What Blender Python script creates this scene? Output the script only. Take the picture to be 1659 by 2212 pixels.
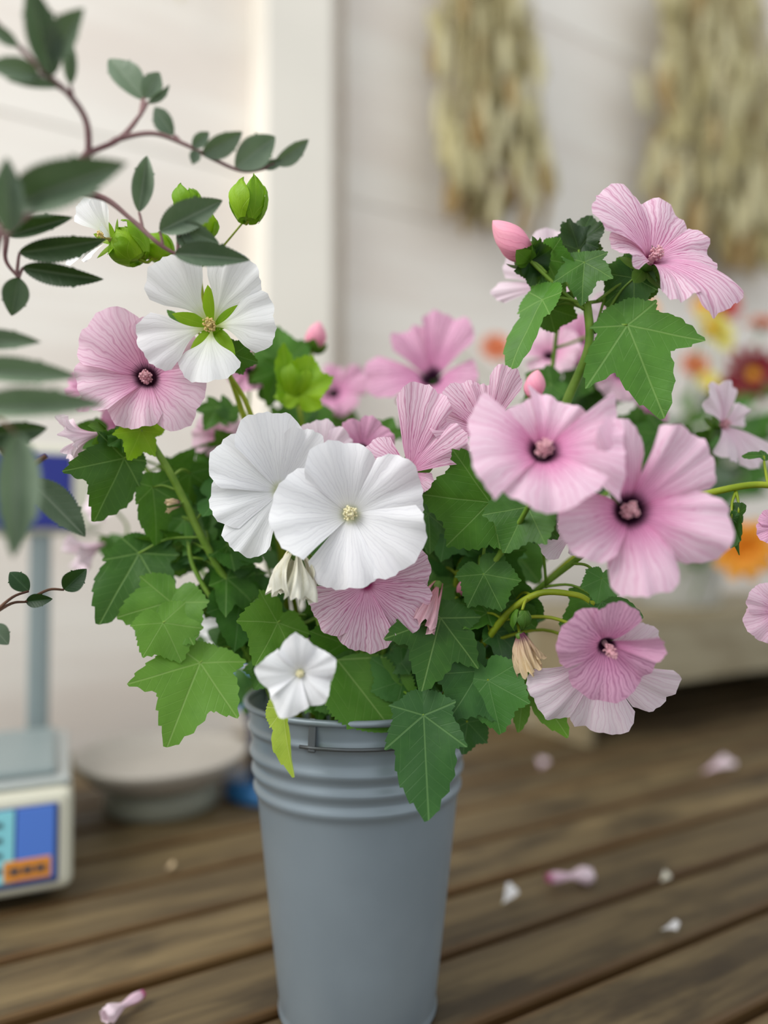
import bpy, bmesh, math, random
from mathutils import Vector, Matrix, noise as mnoise

# ------------------------------------------------------------------ clear
for o in list(bpy.data.objects): bpy.data.objects.remove(o, do_unlink=True)
SC = bpy.context.scene
COL = SC.collection
RAD = math.radians

def lin(c):
    def f(x):
        x /= 255.0
        return x / 12.92 if x <= 0.04045 else ((x + 0.055) / 1.055) ** 2.4
    return (f(c[0]), f(c[1]), f(c[2]), 1.0)

# ------------------------------------------------------------------ camera
W, H, F = 1659.0, 2212.0, 1600.0
CAMH = 0.380
PITCH = RAD(2.0)                       # looking very slightly upwards
cam = bpy.data.cameras.new('camera')
cam_o = bpy.data.objects.new('camera', cam); COL.objects.link(cam_o)
cam_o.location = (0, 0, CAMH)
cam_o.rotation_euler = (RAD(90) + PITCH, 0, 0)
cam.sensor_fit = 'VERTICAL'; cam.sensor_height = 36.0; cam.sensor_width = 27.0
cam.lens = F / H * 36.0
cam.clip_start = 0.02; cam.clip_end = 30
cam.dof.use_dof = True
cam.dof.focus_distance = 0.505
cam.dof.aperture_fstop = 1.35
SC.camera = cam_o

# ------------------------------------------------------------------ world, light, exposure
wd = bpy.data.worlds.new('daylight'); SC.world = wd; wd.use_nodes = True
bg = wd.node_tree.nodes['Background']
bg.inputs[0].default_value = (0.93, 0.97, 1.0, 1); bg.inputs[1].default_value = 0.70
def area(name, loc, target, size, size_y, power, color):
    l = bpy.data.lights.new(name, 'AREA'); l.shape = 'RECTANGLE'; l.size = size; l.size_y = size_y
    l.energy = power; l.color = color
    o = bpy.data.objects.new(name, l); COL.objects.link(o); o.location = loc
    o.rotation_euler = (Vector(target) - Vector(loc)).to_track_quat('-Z', 'Y').to_euler()
    return o
area('open_door_left_offscreen', (-1.9, -0.7, 2.3), (0.0, 0.9, 0.4), 1.8, 1.8, 62, (1.0, 0.98, 0.95))
SC.view_settings.view_transform = 'Standard'
SC.view_settings.look = 'None'
SC.view_settings.exposure = 0.42
SC.view_settings.gamma = 1.0
SC.view_settings.use_curve_mapping = False

# ------------------------------------------------------------------ coordinates
CP, SP = math.cos(PITCH), math.sin(PITCH)
def P(px, py, d):
    """point seen at (px, py) of the 1659x2212 frame, d metres in front of the lens"""
    x = (px - W / 2) / F * d; y = (H / 2 - py) / F * d
    return Vector((x, d * CP - y * SP, CAMH + d * SP + y * CP))
AX = Vector((math.cos(RAD(30)), math.sin(RAD(30)), 0))      # along the planks and the wall
PX = Vector((-math.sin(RAD(30)), math.cos(RAD(30)), 0))     # from table front to the wall
def TP(t, p, z=0.0): return AX * t + PX * p + Vector((0, 0, z))

# ------------------------------------------------------------------ object helpers
def mesh_obj(name, verts, faces, mat, parent=None, uvs=None, smooth=True, kind=None):
    me = bpy.data.meshes.new(name)
    me.from_pydata([tuple(v) for v in verts], [], faces)
    if uvs is not None:
        ul = me.uv_layers.new(name='UVMap')
        vi = [0] * len(me.loops); me.loops.foreach_get('vertex_index', vi)
        flat = [0.0] * (2 * len(vi))
        for i, k in enumerate(vi):
            flat[2 * i] = uvs[k][0]; flat[2 * i + 1] = uvs[k][1]
        ul.data.foreach_set('uv', flat)
    if smooth: me.polygons.foreach_set('use_smooth', [True] * len(me.polygons))
    me.materials.append(mat)
    me.update()
    o = bpy.data.objects.new(name, me); COL.objects.link(o)
    if parent is not None: o.parent = parent
    if kind: o['kind'] = kind
    return o
def empty(name, loc, label=None, cat=None, group=None, rotz=0.0):
    o = bpy.data.objects.new(name, None); COL.objects.link(o); o.location = loc
    o.empty_display_size = 0.02; o.rotation_euler = (0, 0, rotz)
    tag(o, label, cat, group); return o
def tag(o, label=None, cat=None, group=None, kind=None):
    if label: o['label'] = label
    if cat: o['category'] = cat
    if group: o['group'] = group
    if kind: o['kind'] = kind
    return o
def bm_obj(name, bm, mat, parent=None, smooth=False):
    me = bpy.data.meshes.new(name); bm.to_mesh(me); bm.free()
    if smooth: me.polygons.foreach_set('use_smooth', [True] * len(me.polygons))
    me.materials.append(mat)
    o = bpy.data.objects.new(name, me); COL.objects.link(o)
    if parent is not None: o.parent = parent
    return o
def box_bm(sx, sy, sz, bevel=0.0, seg=2, c=(0, 0, 0)):
    bm = bmesh.new(); bmesh.ops.create_cube(bm, size=1.0)
    for v in bm.verts: v.co = Vector((v.co.x * sx + c[0], v.co.y * sy + c[1], v.co.z * sz + c[2]))
    if bevel > 0: bmesh.ops.bevel(bm, geom=bm.edges[:], offset=bevel, segments=seg, affect='EDGES', profile=0.5)
    return bm
def lathe(profile, seg=64):
    verts, faces = [], []
    n = len(profile)
    for i in range(seg):
        a = 2 * math.pi * i / seg
        for r, z in profile: verts.append((r * math.cos(a), r * math.sin(a), z))
    for i in range(seg):
        j = (i + 1) % seg
        for k in range(n - 1):
            faces.append((i * n + k, j * n + k, j * n + k + 1, i * n + k + 1))
    return verts, faces
def spline(pts, n=8):
    """Catmull-Rom through the points"""
    if len(pts) == 2: return [pts[0].lerp(pts[1], i / n) for i in range(n + 1)]
    q = [pts[0] * 2 - pts[1]] + list(pts) + [pts[-1] * 2 - pts[-2]]
    out = []
    for i in range(1, len(q) - 2):
        a, b, c, d = q[i - 1], q[i], q[i + 1], q[i + 2]
        for k in range(n):
            t = k / n
            out.append(0.5 * (2 * b + (c - a) * t + (2 * a - 5 * b + 4 * c - d) * t * t + (3 * b - a - 3 * c + d) * t ** 3))
    out.append(pts[-1]); return out
def tube(path, r0, r1, sides=7, knob=0.0):
    verts, faces = [], []
    n = len(path)
    up = Vector((0.31, 0.2, 0.93))
    for i, p in enumerate(path):
        t = (path[min(i + 1, n - 1)] - path[max(i - 1, 0)])
        if t.length < 1e-9: t = Vector((0, 0, 1))
        t.normalize()
        x = t.cross(up)
        if x.length < 0.05: x = t.cross(Vector((1, 0, 0)))
        x.normalize(); y = t.cross(x)
        f = i / max(1, n - 1)
        r = r0 + (r1 - r0) * f
        if knob: r *= 1 + knob * mnoise.noise(p * 90)
        for k in range(sides):
            a = 2 * math.pi * k / sides
            verts.append(p + x * (math.cos(a) * r) + y * (math.sin(a) * r))
    for i in range(n - 1):
        for k in range(sides):
            l = (k + 1) % sides
            faces.append((i * sides + k, i * sides + l, (i + 1) * sides + l, (i + 1) * sides + k))
    faces.append(tuple(range(sides - 1, -1, -1)))
    faces.append(tuple((n - 1) * sides + k for k in range(sides)))
    return verts, faces

# ------------------------------------------------------------------ materials
class NT:
    def __init__(s, name):
        s.m = bpy.data.materials.new(name); s.m.use_nodes = True
        s.t = s.m.node_tree; s.n = s.t.nodes; s.l = s.t.links
        s.out = s.n['Material Output']; s.p = s.n['Principled BSDF']
    def node(s, kind, **k):
        q = s.n.new(kind)
        for a, b in k.items(): setattr(q, a, b)
        return q
    def put(s, sock, v):
        if isinstance(v, bpy.types.NodeSocket): s.l.new(v, sock)
        else: sock.default_value = v
    def m2(s, op, a, b=0.0, c=None):
        q = s.node('ShaderNodeMath', operation=op); s.put(q.inputs[0], a); s.put(q.inputs[1], b)
        if c is not None: s.put(q.inputs[2], c)
        return q.outputs[0]
    def rng(s, v, a, b, c, d, smooth=True):
        q = s.node('ShaderNodeMapRange')
        if smooth: q.interpolation_type = 'SMOOTHSTEP'
        s.put(q.inputs[0], v)
        for i, x in enumerate((a, b, c, d)): s.put(q.inputs[i + 1], x)
        return q.outputs[0]
    def mix(s, f, a, b):
        q = s.node('ShaderNodeMix', data_type='RGBA'); s.put(q.inputs[0], f); s.put(q.inputs[6], a); s.put(q.inputs[7], b)
        return q.outputs[2]
    def noise(s, vec, scale, detail=2.0, rough=0.5):
        q = s.node('ShaderNodeTexNoise')
        if vec is not None: s.l.new(vec, q.inputs['Vector'])
        q.inputs['Scale'].default_value = scale; q.inputs['Detail'].default_value = detail; q.inputs['Roughness'].default_value = rough
        return q.outputs['Fac']
    def mapping(s, vec, scale):
        q = s.node('ShaderNodeMapping'); s.l.new(vec, q.inputs['Vector']); q.inputs['Scale'].default_value = scale
        return q.outputs[0]
    def bump(s, h, strength, dist):
        q = s.node('ShaderNodeBump'); q.inputs['Strength'].default_value = strength; q.inputs['Distance'].default_value = dist
        s.l.new(h, q.inputs['Height']); return q.outputs[0]
    def set(s, **k):
        for a, b in k.items(): s.put(s.p.inputs[a.replace('_', ' ')], b)
    def translucent(s, color, f):
        t = s.node('ShaderNodeBsdfTranslucent'); s.put(t.inputs[0], color)
        x = s.node('ShaderNodeMixShader'); x.inputs[0].default_value = f
        s.l.new(s.p.outputs[0], x.inputs[1]); s.l.new(t.outputs[0], x.inputs[2]); s.l.new(x.outputs[0], s.out.inputs[0])

def plain(name, rgb, rough=0.6, metal=0.0, spec=0.4, vary=0.0, scale=8.0):
    N = NT(name)
    if vary:
        co = N.node('ShaderNodeTexCoord').outputs['Object']
        f = N.noise(co, scale, 4)
        d = tuple(x * (1 - vary) for x in lin(rgb)[:3]) + (1,)
        N.put(N.p.inputs['Base Color'], N.mix(N.rng(f, .35, .65, 0, 1), d, lin(rgb)))
    else: N.set(Base_Color=lin(rgb))
    N.set(Roughness=rough, Metallic=metal, Specular_IOR_Level=spec)
    return N.m

def petal_mat(name, edge, mid, vein, throat, t0, t1, vs, trans=0.3, fine=0.5, tip=None, fall=.35):
    N = NT(name)
    uv = N.node('ShaderNodeTexCoord').outputs['UV']
    sp = N.node('ShaderNodeSeparateXYZ'); N.l.new(uv, sp.inputs[0])
    U, V = sp.outputs[0], sp.outputs[1]
    info = N.node('ShaderNodeObjectInfo').outputs['Random']
    nz = N.node('ShaderNodeTexNoise', noise_dimensions='4D'); N.l.new(N.mapping(uv, (4, 2.2, 1)), nz.inputs['Vector'])
    N.l.new(N.m2('MULTIPLY', info, 37.0), nz.inputs['W']); nz.inputs['Scale'].default_value = 1.6; nz.inputs['Detail'].default_value = 2
    u2 = N.m2('ADD', U, N.m2('MULTIPLY', N.m2('SUBTRACT', nz.outputs['Fac'], .5), .16))
    def lines(n, w):
        d = N.m2('ABSOLUTE', N.m2('SUBTRACT', N.m2('FRACT', N.m2('MULTIPLY', u2, n)), .5))
        return N.rng(d, 0.02, w, 1, 0)
    a = lines(13.0, .20)
    b = N.m2('MULTIPLY', lines(29.0, .24), N.m2('MULTIPLY', N.rng(V, .2, .5, 0, 1), fine))
    ve = N.m2('MULTIPLY', N.m2('MAXIMUM', a, b), N.rng(V, .3, 1.0, 1, fall))
    c = N.mix(N.rng(V, .12, .8, 0, 1), lin(mid), lin(edge))
    if tip: c = N.mix(N.rng(V, .72, 1.0, 0, 1), c, lin(tip))
    c = N.mix(N.m2('MULTIPLY', ve, vs), c, lin(vein))
    ragged = N.m2('ADD', V, N.m2('MULTIPLY', a, -.05))
    c = N.mix(N.rng(ragged, t0, t1, 1, 0), c, lin(throat))
    N.put(N.p.inputs['Base Color'], c)
    N.set(Roughness=.62, Specular_IOR_Level=.22)
    N.p.inputs['Normal'].default_value = (0, 0, 0)
    h = N.m2('MULTIPLY', N.m2('ADD', a, N.m2('MULTIPLY', b, .6)), N.rng(V, .05, 1.0, 1, .5))
    N.l.new(N.bump(h, .16, .0006), N.p.inputs['Normal'])
    N.translucent(c, trans)
    return N.m

M = {}
M['pink'] = petal_mat('pink_petal', (244, 212, 228), (232, 164, 200), (190, 92, 148), (52, 14, 40), .13, .27, .62, fall=.4)
M['rose'] = petal_mat('rose_petal', (236, 184, 212), (226, 152, 194), (158, 62, 124), (46, 12, 40), .13, .26, .8, fall=.55, fine=.6)
M['pale'] = petal_mat('pale_petal', (244, 228, 236), (238, 208, 224), (206, 150, 184), (190, 90, 140), .02, .12, .55)
M['vivid'] = petal_mat('striped_petal', (245, 214, 230), (238, 178, 210), (182, 68, 132), (150, 40, 96), .02, .14, .86, fine=.6, fall=.55)
M['blush'] = petal_mat('blush_petal', (244, 210, 228), (228, 140, 188), (200, 90, 154), (44, 10, 36), .14, .29, .72)
M['white'] = petal_mat('white_petal', (246, 246, 248), (238, 238, 240), (206, 204, 212), (206, 210, 176), .02, .16, .42, trans=.22)
M['malope'] = petal_mat('lantern_petal', (247, 247, 247), (234, 238, 222), (208, 208, 204), (196, 212, 130), .05, .34, .36, trans=.25)

LOBES = (0, 52, -52, 108, -108)
def leaf_mat(name, dark, light, vein, vein_w=.011, trans=.22, rough=.5, pinnate=False):
    N = NT(name)
    uv = N.node('ShaderNodeTexCoord').outputs['UV']
    sp = N.node('ShaderNodeSeparateXYZ'); N.l.new(uv, sp.inputs[0])
    x = N.m2('SUBTRACT', sp.outputs[0], .5); y = N.m2('SUBTRACT', sp.outputs[1], .5)
    dist = None; side = None
    for a in ((0,) if pinnate else LOBES):
        c, s = math.cos(RAD(a)), math.sin(RAD(a))
        al = N.m2('ADD', N.m2('MULTIPLY', x, c), N.m2('MULTIPLY', y, s))
        pe = N.m2('ABSOLUTE', N.m2('SUBTRACT', N.m2('MULTIPLY', y, c), N.m2('MULTIPLY', x, s)))
        d = N.m2('ADD', pe, N.m2('MULTIPLY', N.m2('LESS_THAN', al, 0), 9.0))
        sv = N.m2('FRACT', N.m2('MULTIPLY', N.m2('SUBTRACT', al, N.m2('MULTIPLY', pe, .9)), 17.0))
        if dist is None: dist, side = d, sv
        else:
            closer = N.m2('LESS_THAN', d, dist)
            side = N.m2('ADD', N.m2('MULTIPLY', closer, sv), N.m2('MULTIPLY', N.m2('SUBTRACT', 1.0, closer), side))
            dist = N.m2('MINIMUM', dist, d)
    main = N.rng(dist, vein_w * .25, vein_w * .55, 1, 0)
    sec = N.m2('MULTIPLY', N.rng(N.m2('ABSOLUTE', N.m2('SUBTRACT', side, .5)), .0, .09, 1, 0), .22)
    ve = N.m2('MAXIMUM', main, sec)
    co = N.node('ShaderNodeTexCoord').outputs['Object']
    info = N.node('ShaderNodeObjectInfo').outputs['Random']
    f = N.m2('ADD', N.m2('MULTIPLY', N.noise(co, 60, 3), .6), N.m2('MULTIPLY', info, .4))
    c = N.mix(N.rng(f, .25, .75, 0, 1), lin(dark), lin(light))
    c = N.mix(N.m2('MULTIPLY', ve, .42), c, lin(vein))
    N.put(N.p.inputs['Base Color'], c); N.set(Roughness=rough, Specular_IOR_Level=.35)
    N.l.new(N.bump(N.m2('ADD', N.m2('MULTIPLY', ve, -1.0), N.m2('MULTIPLY', N.noise(co, 260, 3), .5)), .35, .0012), N.p.inputs['Normal'])
    tc = N.mix(.5, c, (0.20, .42, .02, 1))
    N.translucent(tc, trans)
    return N.m
M['leaf'] = leaf_mat('mallow_leaf', (44, 88, 22), (76, 128, 40), (136, 172, 96))
M['leaf_light'] = leaf_mat('bright_leaf', (78, 128, 34), (104, 152, 52), (160, 190, 110), trans=.3)
M['leaf_dark'] = leaf_mat('deep_leaf', (22, 50, 18), (42, 80, 28), (84, 122, 62))
M['leaf_cool'] = leaf_mat('cool_leaf', (42, 88, 34), (68, 120, 48), (116, 156, 92))
M['leaf_yellow'] = leaf_mat('yellowing_leaf', (128, 156, 30), (166, 188, 62), (196, 210, 120), trans=.3)
M['lime'] = leaf_mat('lime_bract', (122, 170, 10), (158, 200, 26), (178, 214, 70), trans=.35)
M['sepal'] = leaf_mat('green_sepal', (58, 98, 24), (86, 130, 36), (130, 160, 80), trans=.2)
M['rose_leaf'] = leaf_mat('grey_rose_leaf', (88, 106, 86), (122, 140, 116), (140, 152, 130), vein_w=.02, trans=.10, rough=.42, pinnate=True)
M['rose_leaf_dark'] = leaf_mat('dark_rose_leaf', (48, 68, 44), (74, 96, 66), (104, 120, 90), vein_w=.02, trans=.08, rough=.45, pinnate=True)
M['small_dark_leaf'] = leaf_mat('small_dark_leaf', (14, 44, 18), (28, 62, 26), (60, 90, 50), vein_w=.02, trans=.08, pinnate=True)

def stem_mat(name, a, b):
    N = NT(name); co = N.node('ShaderNodeTexCoord').outputs['Object']
    N.put(N.p.inputs['Base Color'], N.mix(N.rng(N.noise(co, 45, 3), .3, .7, 0, 1), lin(a), lin(b)))
    N.set(Roughness=.5, Specular_IOR_Level=.3)
    N.l.new(N.bump(N.noise(co, 300, 2), .3, .001), N.p.inputs['Normal']); return N.m
M['stem'] = stem_mat('green_stem', (92, 130, 34), (126, 158, 62))
M['stem_y'] = stem_mat('yellow_green_stem', (120, 140, 20), (150, 164, 40))
M['twig'] = stem_mat('red_brown_twig', (112, 74, 76), (150, 118, 116))
M['twig_dark'] = stem_mat('dark_brown_twig', (74, 48, 36), (112, 80, 60))
M['stamen_pink'] = plain('pink_stamens', (232, 178, 186), .7, vary=.25, scale=400)
M['stamen_cream'] = plain('cream_stamens', (240, 232, 190), .7, vary=.15, scale=400)
M['stamen_gold'] = plain('gold_stamens', (226, 200, 130), .7, vary=.25, scale=400)
M['purple'] = plain('purple_stigma', (176, 80, 130), .6)
M['bud_pink'] = petal_mat('bud_petal', (240, 170, 188), (236, 150, 176), (224, 130, 160), (160, 110, 90), .0, .06, .4, trans=.15)
M['wilt_white'] = petal_mat('wilted_white_petal', (240, 238, 224), (236, 232, 212), (206, 198, 160), (216, 206, 160), .02, .2, .5, trans=.2)
M['wilt_pink'] = petal_mat('wilted_pink_petal', (232, 190, 200), (222, 160, 170), (200, 130, 130), (190, 140, 130), .02, .2, .6, trans=.2)
M['wilt_tan'] = petal_mat('dried_petal', (222, 200, 160), (206, 178, 150), (178, 140, 120), (110, 60, 80), .05, .3, .5, trans=.15)

def wood_mat(name, a, b, edge, stain, rough=.55):
    N = NT(name); co = N.node('ShaderNodeTexCoord').outputs['Object']
    info = N.node('ShaderNodeObjectInfo').outputs['Random']
    mv = N.node('ShaderNodeVectorMath', operation='ADD'); N.l.new(co, mv.inputs[0])
    cb = N.node('ShaderNodeCombineXYZ'); N.l.new(N.m2('MULTIPLY', info, 23.0), cb.inputs[0]); N.l.new(N.m2('MULTIPLY', info, 11.0), cb.inputs[1])
    N.l.new(cb.outputs[0], mv.inputs[1])
    g = N.noise(N.mapping(mv.outputs[0], (3.2, 42, 42)), 1.0, 6, .62)
    blot = N.noise(N.mapping(mv.outputs[0], (4, 11, 11)), 1.0, 4, .6)
    c = N.mix(N.rng(g, .3, .7, 0, 1), lin(a), lin(b))
    c = N.mix(N.m2('MULTIPLY', N.rng(blot, .48, .66, 0, 1), .75), c, lin(stain))
    sp = N.node('ShaderNodeSeparateXYZ'); N.l.new(co, sp.inputs[0])
    e = N.rng(N.m2('ADD', N.m2('ABSOLUTE', sp.outputs[1]), N.m2('MULTIPLY', blot, .016)), .040, .052, 0, 1)
    c = N.mix(N.m2('MULTIPLY', e, .7), c, lin(edge))
    c = N.mix(N.m2('MULTIPLY', info, .35), c, lin(stain))
    N.put(N.p.inputs['Base Color'], c); N.set(Roughness=rough, Specular_IOR_Level=.35)
    N.l.new(N.bump(g, .5, .003), N.p.inputs['Normal']); return N.m
M['plank'] = wood_mat('weathered_plank', (72, 59, 39), (126, 108, 75), (100, 68, 26), (46, 36, 24))
M['wood_pale'] = wood_mat('pale_wood', (140, 130, 104), (166, 156, 130), (140, 126, 96), (130, 118, 92))
def wall_paint():
    N = NT('white_painted_boards'); co = N.node('ShaderNodeTexCoord').outputs['Object']
    f = N.noise(N.mapping(co, (.9, 4, 5)), 1.6, 5, .55)
    c = N.mix(N.rng(f, .35, .7, 0, 1), lin((232, 226, 217)), lin((222, 212, 202)))
    N.put(N.p.inputs['Base Color'], c); N.set(Roughness=.6)
    N.l.new(N.bump(f, .3, .004), N.p.inputs['Normal']); return N.m
M['wall'] = wall_paint()
M['post'] = plain('cream_post_paint', (232, 226, 214), .55, vary=.05, scale=3)
M['dark'] = plain('iron_hook', (52, 48, 44), .6)
M['floor'] = plain('earth_floor', (74, 66, 58), .9, vary=.3)
M['zinc'] = plain('grey_painted_bucket', (134, 146, 154), .36, 0.25, .5, vary=.06, scale=14)
M['zinc_dark'] = plain('grey_wire', (92, 96, 98), .35, .6)
M['scale_body'] = plain('beige_plastic', (206, 204, 186), .5, vary=.04)
M['scale_grey'] = plain('grey_plastic', (134, 146, 146), .45, vary=.05)
M['scale_rim'] = plain('pale_metal_rim', (176, 182, 180), .35, .3)
M['screen_blue'] = plain('blue_panel', (76, 120, 206), .35)
M['screen_dark'] = plain('dark_blue_panel', (40, 62, 120), .35)
M['screen_cyan'] = plain('cyan_readout', (132, 206, 216), .35)
M['orange_tag'] = plain('orange_sticker', (216, 138, 44), .5)
M['print'] = plain('dark_print', (44, 60, 72), .6)
M['navy'] = plain('navy_panel', (38, 48, 132), .4)
M['dish'] = plain('stone_grey_dish', (176, 170, 160), .45, vary=.1, scale=14)
M['dish_foot'] = plain('grey_green_foot', (140, 142, 128), .5, vary=.08)
M['blue_plastic'] = plain('blue_plastic', (52, 118, 176), .4)
M['navy_cord'] = plain('navy_cord', (54, 66, 92), .8)
M['pale_bucket'] = plain('pale_bucket', (196, 196, 190), .45, vary=.05)

# ------------------------------------------------------------------ the setting
def slab(name, t0, t1, p0, p1, z0, z1, mat, parent=None, bevel=0.0, base=None):
    o = bm_obj(name, box_bm(t1 - t0, p1 - p0, z1 - z0, bevel, 1), mat, parent)
    c = TP((t0 + t1) / 2, (p0 + p1) / 2, (z0 + z1) / 2)
    if parent is None: o.location = c; o.rotation_euler = (0, 0, RAD(30))
    else: o.location = (( t0 + t1) / 2 - base[0], (p0 + p1) / 2 - base[1], (z0 + z1) / 2 - base[2])
    return o
FZ = -0.78
fl = slab('floor', -3, 4.5, -2.2, 1.60, FZ - .05, FZ, M['floor']); tag(fl, 'dark earth floor under the slatted table', 'floor', kind='structure')
wb = slab('wall_back', -2.2, 4.2, 1.505, 1.56, FZ, 2.62, M['wall'])
tag(wb, 'white painted wall of wide horizontal boards behind the table', 'wall', kind='structure')
wcx, wcp, wcz = 1.0, 1.5325, (FZ + 2.62) / 2
z = -0.74; i = 0
while z < 2.5:
    o = slab('board', -2.2, .60, 1.478 + .002 * (i % 2), 1.506, z, z + .3138, M['wall'], wb, .0012, (wcx, wcp, wcz))
    o = slab('board', .752, 4.2, 1.478 + .002 * (i % 2), 1.506, z, z + .3138, M['wall'], wb, .0012, (wcx, wcp, wcz))
    z += .315; i += 1
tr = slab('trim_1', .528, .684, 1.400, 1.506, FZ, 2.62, M['post'], None, .006)
tag(tr, 'cream painted vertical post standing proud of the boards', 'post', kind='structure')

# ------------------------------------------------------------------ the slatted table
TB = (0.6, 0.85)
tab = empty('slatted_table', TP(TB[0], TB[1], FZ), 'weathered brown slatted wooden table with gaps between its planks', 'table', rotz=RAD(30))
rng = random.Random(4)
PITCHP = .0945
pg = .665 - 4 * PITCHP
plank_me = []
for v in range(4):
    bm = box_bm(4.4, PITCHP - .010, .032, .004, 2)
    for vv in bm.verts:
        vv.co.z += .0012 * mnoise.noise(Vector((vv.co.x * 2, vv.co.y * 20, v * 7)))
    me = bpy.data.meshes.new('plank'); bm.to_mesh(me); bm.free(); me.materials.append(M['plank']); plank_me.append(me)
k = 0
while pg + PITCHP < 1.43:
    o = bpy.data.objects.new('plank', plank_me[k % 4]); COL.objects.link(o); o.parent = tab
    o.location = (0.5 + rng.uniform(-.05, .05), pg + PITCHP / 2 - TB[1], -FZ - .0165 + rng.uniform(-.0015, .0005))
    o.rotation_euler = (rng.uniform(-.012, .012), 0, rng.uniform(-.0015, .0015)) ; k += 1; pg += PITCHP
for t in (-.9, .35, 1.6, 2.4):
    o = bm_obj('bearer', box_bm(.06, 1.13, .05, .003, 1), M['plank'], tab); o.location = (t - TB[0], -.005, -FZ - .033 - .025)
for t in (-.9, 2.4):
    for p in (.36, 1.33):
        o = bm_obj('leg', box_bm(.07, .07, -FZ - .058, .004, 1), M['plank'], tab); o.location = (t - TB[0], p - TB[1], (-FZ - .058) / 2)

# ------------------------------------------------------------------ the bucket
BX, BY = -.0215, .62
RT, RB, BH = .0900, .0625, .2500
def rad_at(z): return RB + (RT - RB) * (z / BH) ** .95
prof = [(0.0, .004), (RB - .004, .004), (RB - .003, 0.0), (RB + .0016, 0.0), (RB + .0022, .003), (RB + .0008, .0062)]
zz = .008
while zz < BH - .004:
    r = rad_at(zz)
    for zc, amp, wdt in ((.2090, .0026, .0045), (.1948, .0026, .0045), (.1805, .0026, .0045), (.2295, .0020, .0024)):
        r += amp * math.exp(-((zz - zc) / wdt) ** 2)
    prof.append((r, zz)); zz += .0016 if zz > .155 else .012
for a in range(9):
    b = RAD(-60 + a * 40)
    prof.append((RT + .0012 + .0026 * math.cos(b), BH - .002 + .0026 * math.sin(b)))
for zz in (BH - .006, .2, .15, .1, .05, .008): prof.append((rad_at(zz) - .0012, zz))
prof.append((0.0, .008))
v, f = lathe(prof, 96)
bucket = empty('metal_bucket', (BX, BY, 0), 'tall grey painted metal flower bucket with ribs below its rim', 'bucket')
mesh_obj('body', v, f, M['zinc'], bucket)
# front lug and the wire handle lying round the side
la = RAD(-90 - 19)
lug = box_bm(.006, .003, .024, .0012, 2)
o = bm_obj('lug', lug, M['zinc_dark'], bucket); r = rad_at(.240) + .002
o.location = (r * math.cos(la), r * math.sin(la), .239); o.rotation_euler = (RAD(-6), 0, la + RAD(90))
path = []
for i in range(33):
    a = la + RAD(-6) + math.pi * 1.03 * i / 32
    path.append(Vector(((rad_at(.230) + .0042 + .002 * math.sin(math.pi * i / 32)) * math.cos(a), (rad_at(.230) + .0042 + .002 * math.sin(math.pi * i / 32)) * math.sin(a), .2305)))
v, f = tube(path, .0015, .0015, 6); mesh_obj('handle', v, f, M['zinc_dark'], bucket)

# ------------------------------------------------------------------ plant generators (flower local axis +Z faces out of the bloom)
def frame(n, roll=0.0):
    """n = (right, up, toward camera)"""
    z = Vector((n[0], -n[2], n[1])).normalized()
    x = Vector((1, 0, 0)) - z * z.x
    if x.length < .2: x = Vector((0, 0, -1)) - z * (-z.z)
    x.normalize(); y = z.cross(x)
    m = Matrix((x, y, z)).transposed()
    return m @ Matrix.Rotation(RAD(roll), 3, 'Z')
def petal(R, phi, L=1.0, w=44, A0=62, A1=14, A2=-26, fold=-.04, tw=.08, claw=1.12, ruf=.05, pt=0.0, trunc=.16, seed=0, nu=18, nv=16):
    rs = random.Random(seed)
    ph = [rs.uniform(0, 6.28) for _ in range(6)]
    verts, faces, uvs = [], [], []
    prof = [(R * .035, 0.0)]
    for j in range(nv):
        vv = (j + .5) / nv
        al = RAD(A1 + (A0 - A1) * (1 - vv) ** 2.2 + A2 * vv ** 4)
        s = R * L / nv
        prof.append((prof[-1][0] + s * math.cos(al), prof[-1][1] + s * math.sin(al)))
    for j in range(nv + 1):
        vv = j / nv
        sm = min(1, vv / .75); sm = sm * sm * (3 - 2 * sm)
        wv = RAD(w) * (claw + (1 - claw) * sm)
        for i in range(nu + 1):
            u = -1 + 2 * i / nu
            e = 1 - trunc * abs(u) ** 3.2 + pt * (1 - abs(u)) ** 1.5
            e += .020 * math.sin(5 * u + ph[0]) + .012 * math.sin(13 * u + ph[1]) + .008 * math.sin(29 * u + ph[4])
            vf = vv * (1 + (e - 1) * vv ** 1.5)
            q = vf * nv; k = min(nv - 1, int(q)); t = q - k
            r = prof[k][0] + (prof[k + 1][0] - prof[k][0]) * t
            z = prof[k][1] + (prof[k + 1][1] - prof[k][1]) * t
            a = RAD(phi) + u * wv
            z += R * L * (fold * u * u * vv ** 1.5 + tw * u * vv ** 1.2)
            z += R * ruf * vv ** 2.4 * (math.sin(4.2 * u + ph[2]) + .6 * math.sin(8.5 * u + ph[3]) + .3 * math.sin(16 * u + ph[5]))
            verts.append(Vector((r * math.cos(a), r * math.sin(a), z)))
            uvs.append((i / nu, vf))
    n = nu + 1
    for j in range(nv):
        for i in range(nu): faces.append((j * n + i, j * n + i + 1, (j + 1) * n + i + 1, (j + 1) * n + i))
    return verts, faces, uvs
ICO = None
def ico_data():
    global ICO
    if ICO is None:
        bm = bmesh.new(); bmesh.ops.create_icosphere(bm, subdivisions=1, radius=1.0)
        ICO = ([v.co.copy() for v in bm.verts], [tuple(v.index for v in f.verts) for f in bm.faces]); bm.free()
    return ICO
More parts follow.
